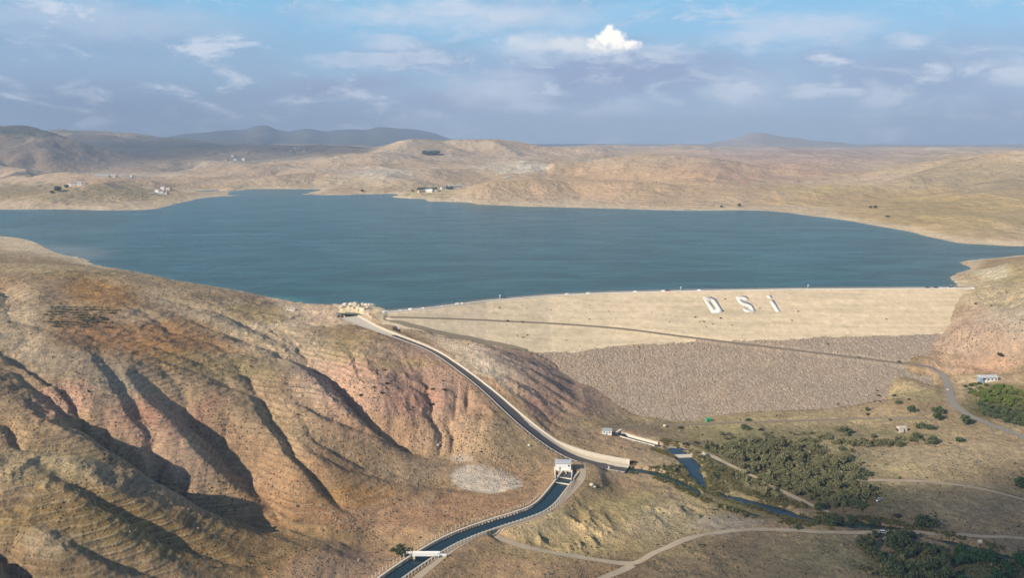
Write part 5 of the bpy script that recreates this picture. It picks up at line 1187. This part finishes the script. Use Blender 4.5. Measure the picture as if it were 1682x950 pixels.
# bushes on the far shore
for px, py, r, lab in [(95,315,16,'dark tree clump on the far left shore, largest'),(110,309,11,'dark tree clump beside the largest on the far left shore'),(86,318,9,'small tree clump left of the largest on the far left shore'),(1430,342,6,'dark bush on the right far shore, left of a pair'),(1438,342,7,'dark bush on the right far shore, right of a pair'),
        (1458,357,5,'low bush near the water on the right far shore'),(1185,341,6,'bush at the water line of the middle far shore'),(1214,339,8,'taller bush at the water line of the middle far shore'),(595,315,8,'lone dark tree on the far shore left of the hamlet'),(678,315,7,'dark trees at the left edge of the far hamlet')]:
    plant('dark_tree', px, py, r * .62, lab, h=.8)
for px in (688, 692, 696, 700, 705, 710, 713, 716, 735, 741): plant('dark_tree', px, 314.5 if px < 720 else 311.5, 6.5, 'dark tree between the houses of the far hamlet', 'trees of the far hamlet', h=1.1)
for px in (698, 703, 708, 713, 718): plant('dark_tree', px, 254.5, 16, 'dark tree of the small grove high on the far hills', 'trees of the high grove', h=.7)

# ------------------------------------------------------------------ far houses
def house(W_, D_, H_, wallm, roofm, n=2):
    o = emp('village_house', (0, 0, 0), 'x', 'house'); MB().box(-W_ / 2, W_ / 2, -D_ / 2, D_ / 2, -3, H_).build('wall', wallm, o)
    MB().prism([(-D_ / 2 - .5, H_), (D_ / 2 + .5, H_), (D_ / 2 + .5, H_ + .3), (0, H_ + 2.2), (-D_ / 2 - .5, H_ + .3)], -W_ / 2 - .5, W_ / 2 + .5).build('roof', roofm, o)
    for i in range(n):
        x0 = (i + .5) / n * W_ - W_ / 2; MB().box(x0 - .8, x0 + .8, -D_ / 2 - .08, -D_ / 2 - .003, 1.2, 2.8).build('window', M_glass, o)
    return o
protos = [house(13, 9, 6, M_white, M_tile), house(16, 9, 4.5, M_plaster, M_tile, 3), house(10, 8, 7, M_white, M_grey), house(40, 12, 5, M_plaster, M_grey, 6)]
first = set()
HS = [(251,321,1),(260,316,0),(268,312,2),(277,312,1),(265,318.5,0),(272,319,1)]; H2 = [(116,305,1),(122,305,0),(132,305,2),(136,304,1)]; H3 = [(168,291,3),(180,291,3),(216,291,2),(209,292,1)]
H4 = [(383,258,2),(371,264,1),(387,264,0),(401,264,2)]; H5 = [(478,249,1),(484,245,2),(490,245,0),(500,249,1)]; H6 = [(703,315,0),(708,315.5,2),(714,315,1),(705,308,1),(728,311,0),(739,309,1),(747,308,3),(692,316,1)]
for L_, lab, grp in ((HS, 'small pale house in the hamlet on the left far shore', 'houses of the left shore hamlet'), (H2, 'white house beside the dark tree clumps on the far left shore', 'houses beside the dark tree clumps'), (H3, 'long pale farm building at the foot of the far left hills', 'farm buildings under the far left hills'),
        (H4, 'tiny white house high on the far slope left of centre', 'houses high on the far slope'), (H5, 'tiny white house of the village on the far ridge', 'houses of the ridge village'), (H6, 'pale house among the dark trees of the middle far shore', 'houses of the middle far hamlet')):
    for px, py, k in L_:
        x, y, z = cast(px, py, fn=fin_z, r0=1000, r1=14000); o = protos[k] if k not in first else copy_tree(protos[k]); first.add(k)
        d_ = math.hypot(x, y); s_ = 1.0 if d_ < 3500 else 1.5
        o.location = (x, y, z); o.scale = (s_, s_, s_); o.rotation_euler = (0, 0, rng.uniform(-.5, .5)); tag(o, lab, 'house', grp)

# ------------------------------------------------------------------ unseen clouds added beside and behind the viewer to shade the right valley corner and the far left hills
def shade_cloud(name, ground, size, alt, thick, dens, label):
    d = np.array([math.sin(SUN_AZ), math.cos(SUN_AZ)]) / math.tan(SUN_EL) * alt
    import bmesh
    bm = bmesh.new(); bmesh.ops.create_icosphere(bm, subdivisions=5, radius=1)
    for v in bm.verts:
        n = float(perlin(np.array([v.co.x * 1.6 + alt]), np.array([v.co.y * 1.6 + v.co.z]), 5)[0]) + .5 * float(perlin(np.array([v.co.x * 4]), np.array([v.co.y * 4 + v.co.z * 3]), 6)[0])
        v.co = v.co * (1 + .45 * n); v.co.z = max(v.co.z, -.25)
    me = bpy.data.meshes.new(name); bm.to_mesh(me); bm.free(); o = bpy.data.objects.new(name, me); C.objects.link(o)
    o.location = (ground[0] + d[0], ground[1] + d[1], alt + ground[2]); o.scale = (size[0], size[1], thick)
    m = bpy.data.materials.new('cloud_vapour'); m.use_nodes = True; t = NT(m.node_tree); t.n.clear()
    pv = t.new('ShaderNodeVolumePrincipled'); pv.inputs['Color'].default_value = (1, 1, 1, 1); pv.inputs['Density'].default_value = dens; ou_ = t.new('ShaderNodeOutputMaterial'); t.l.new(pv.outputs[0], ou_.inputs['Volume'])
    me.materials.append(m); tag(o, label, kind='stuff'); return o
shade_cloud('shade_cloud', (300, 330, -55), (260, 110), 1150, 60, .010, 'small unseen cloud added behind the viewer to shade the valley')
shade_cloud('shade_cloud', (-2500, 5200, 150), (1500, 2100), 1700, 200, .0030, 'large flat unseen cloud added to shade the far left hills')

# ------------------------------------------------------------------ haze
def haze(dens, colr):
    k = MB().box(-14000, 14500, -400, 14700, -75, 470); m = bpy.data.materials.new('valley_haze'); m.use_nodes = True; t = NT(m.node_tree); t.n.clear()
    pv = t.new('ShaderNodeVolumePrincipled'); pv.inputs['Color'].default_value = (*colr, 1); pv.inputs['Density'].default_value = dens; pv.inputs['Anisotropy'].default_value = 0.0
    ou_ = t.new('ShaderNodeOutputMaterial'); t.l.new(pv.outputs[0], ou_.inputs['Volume']); o = k.build('haze', m); tag(o, 'pale blue haze in the air over the reservoir', kind='stuff'); return o
haze(1.05e-4, (.50, .66, .92))
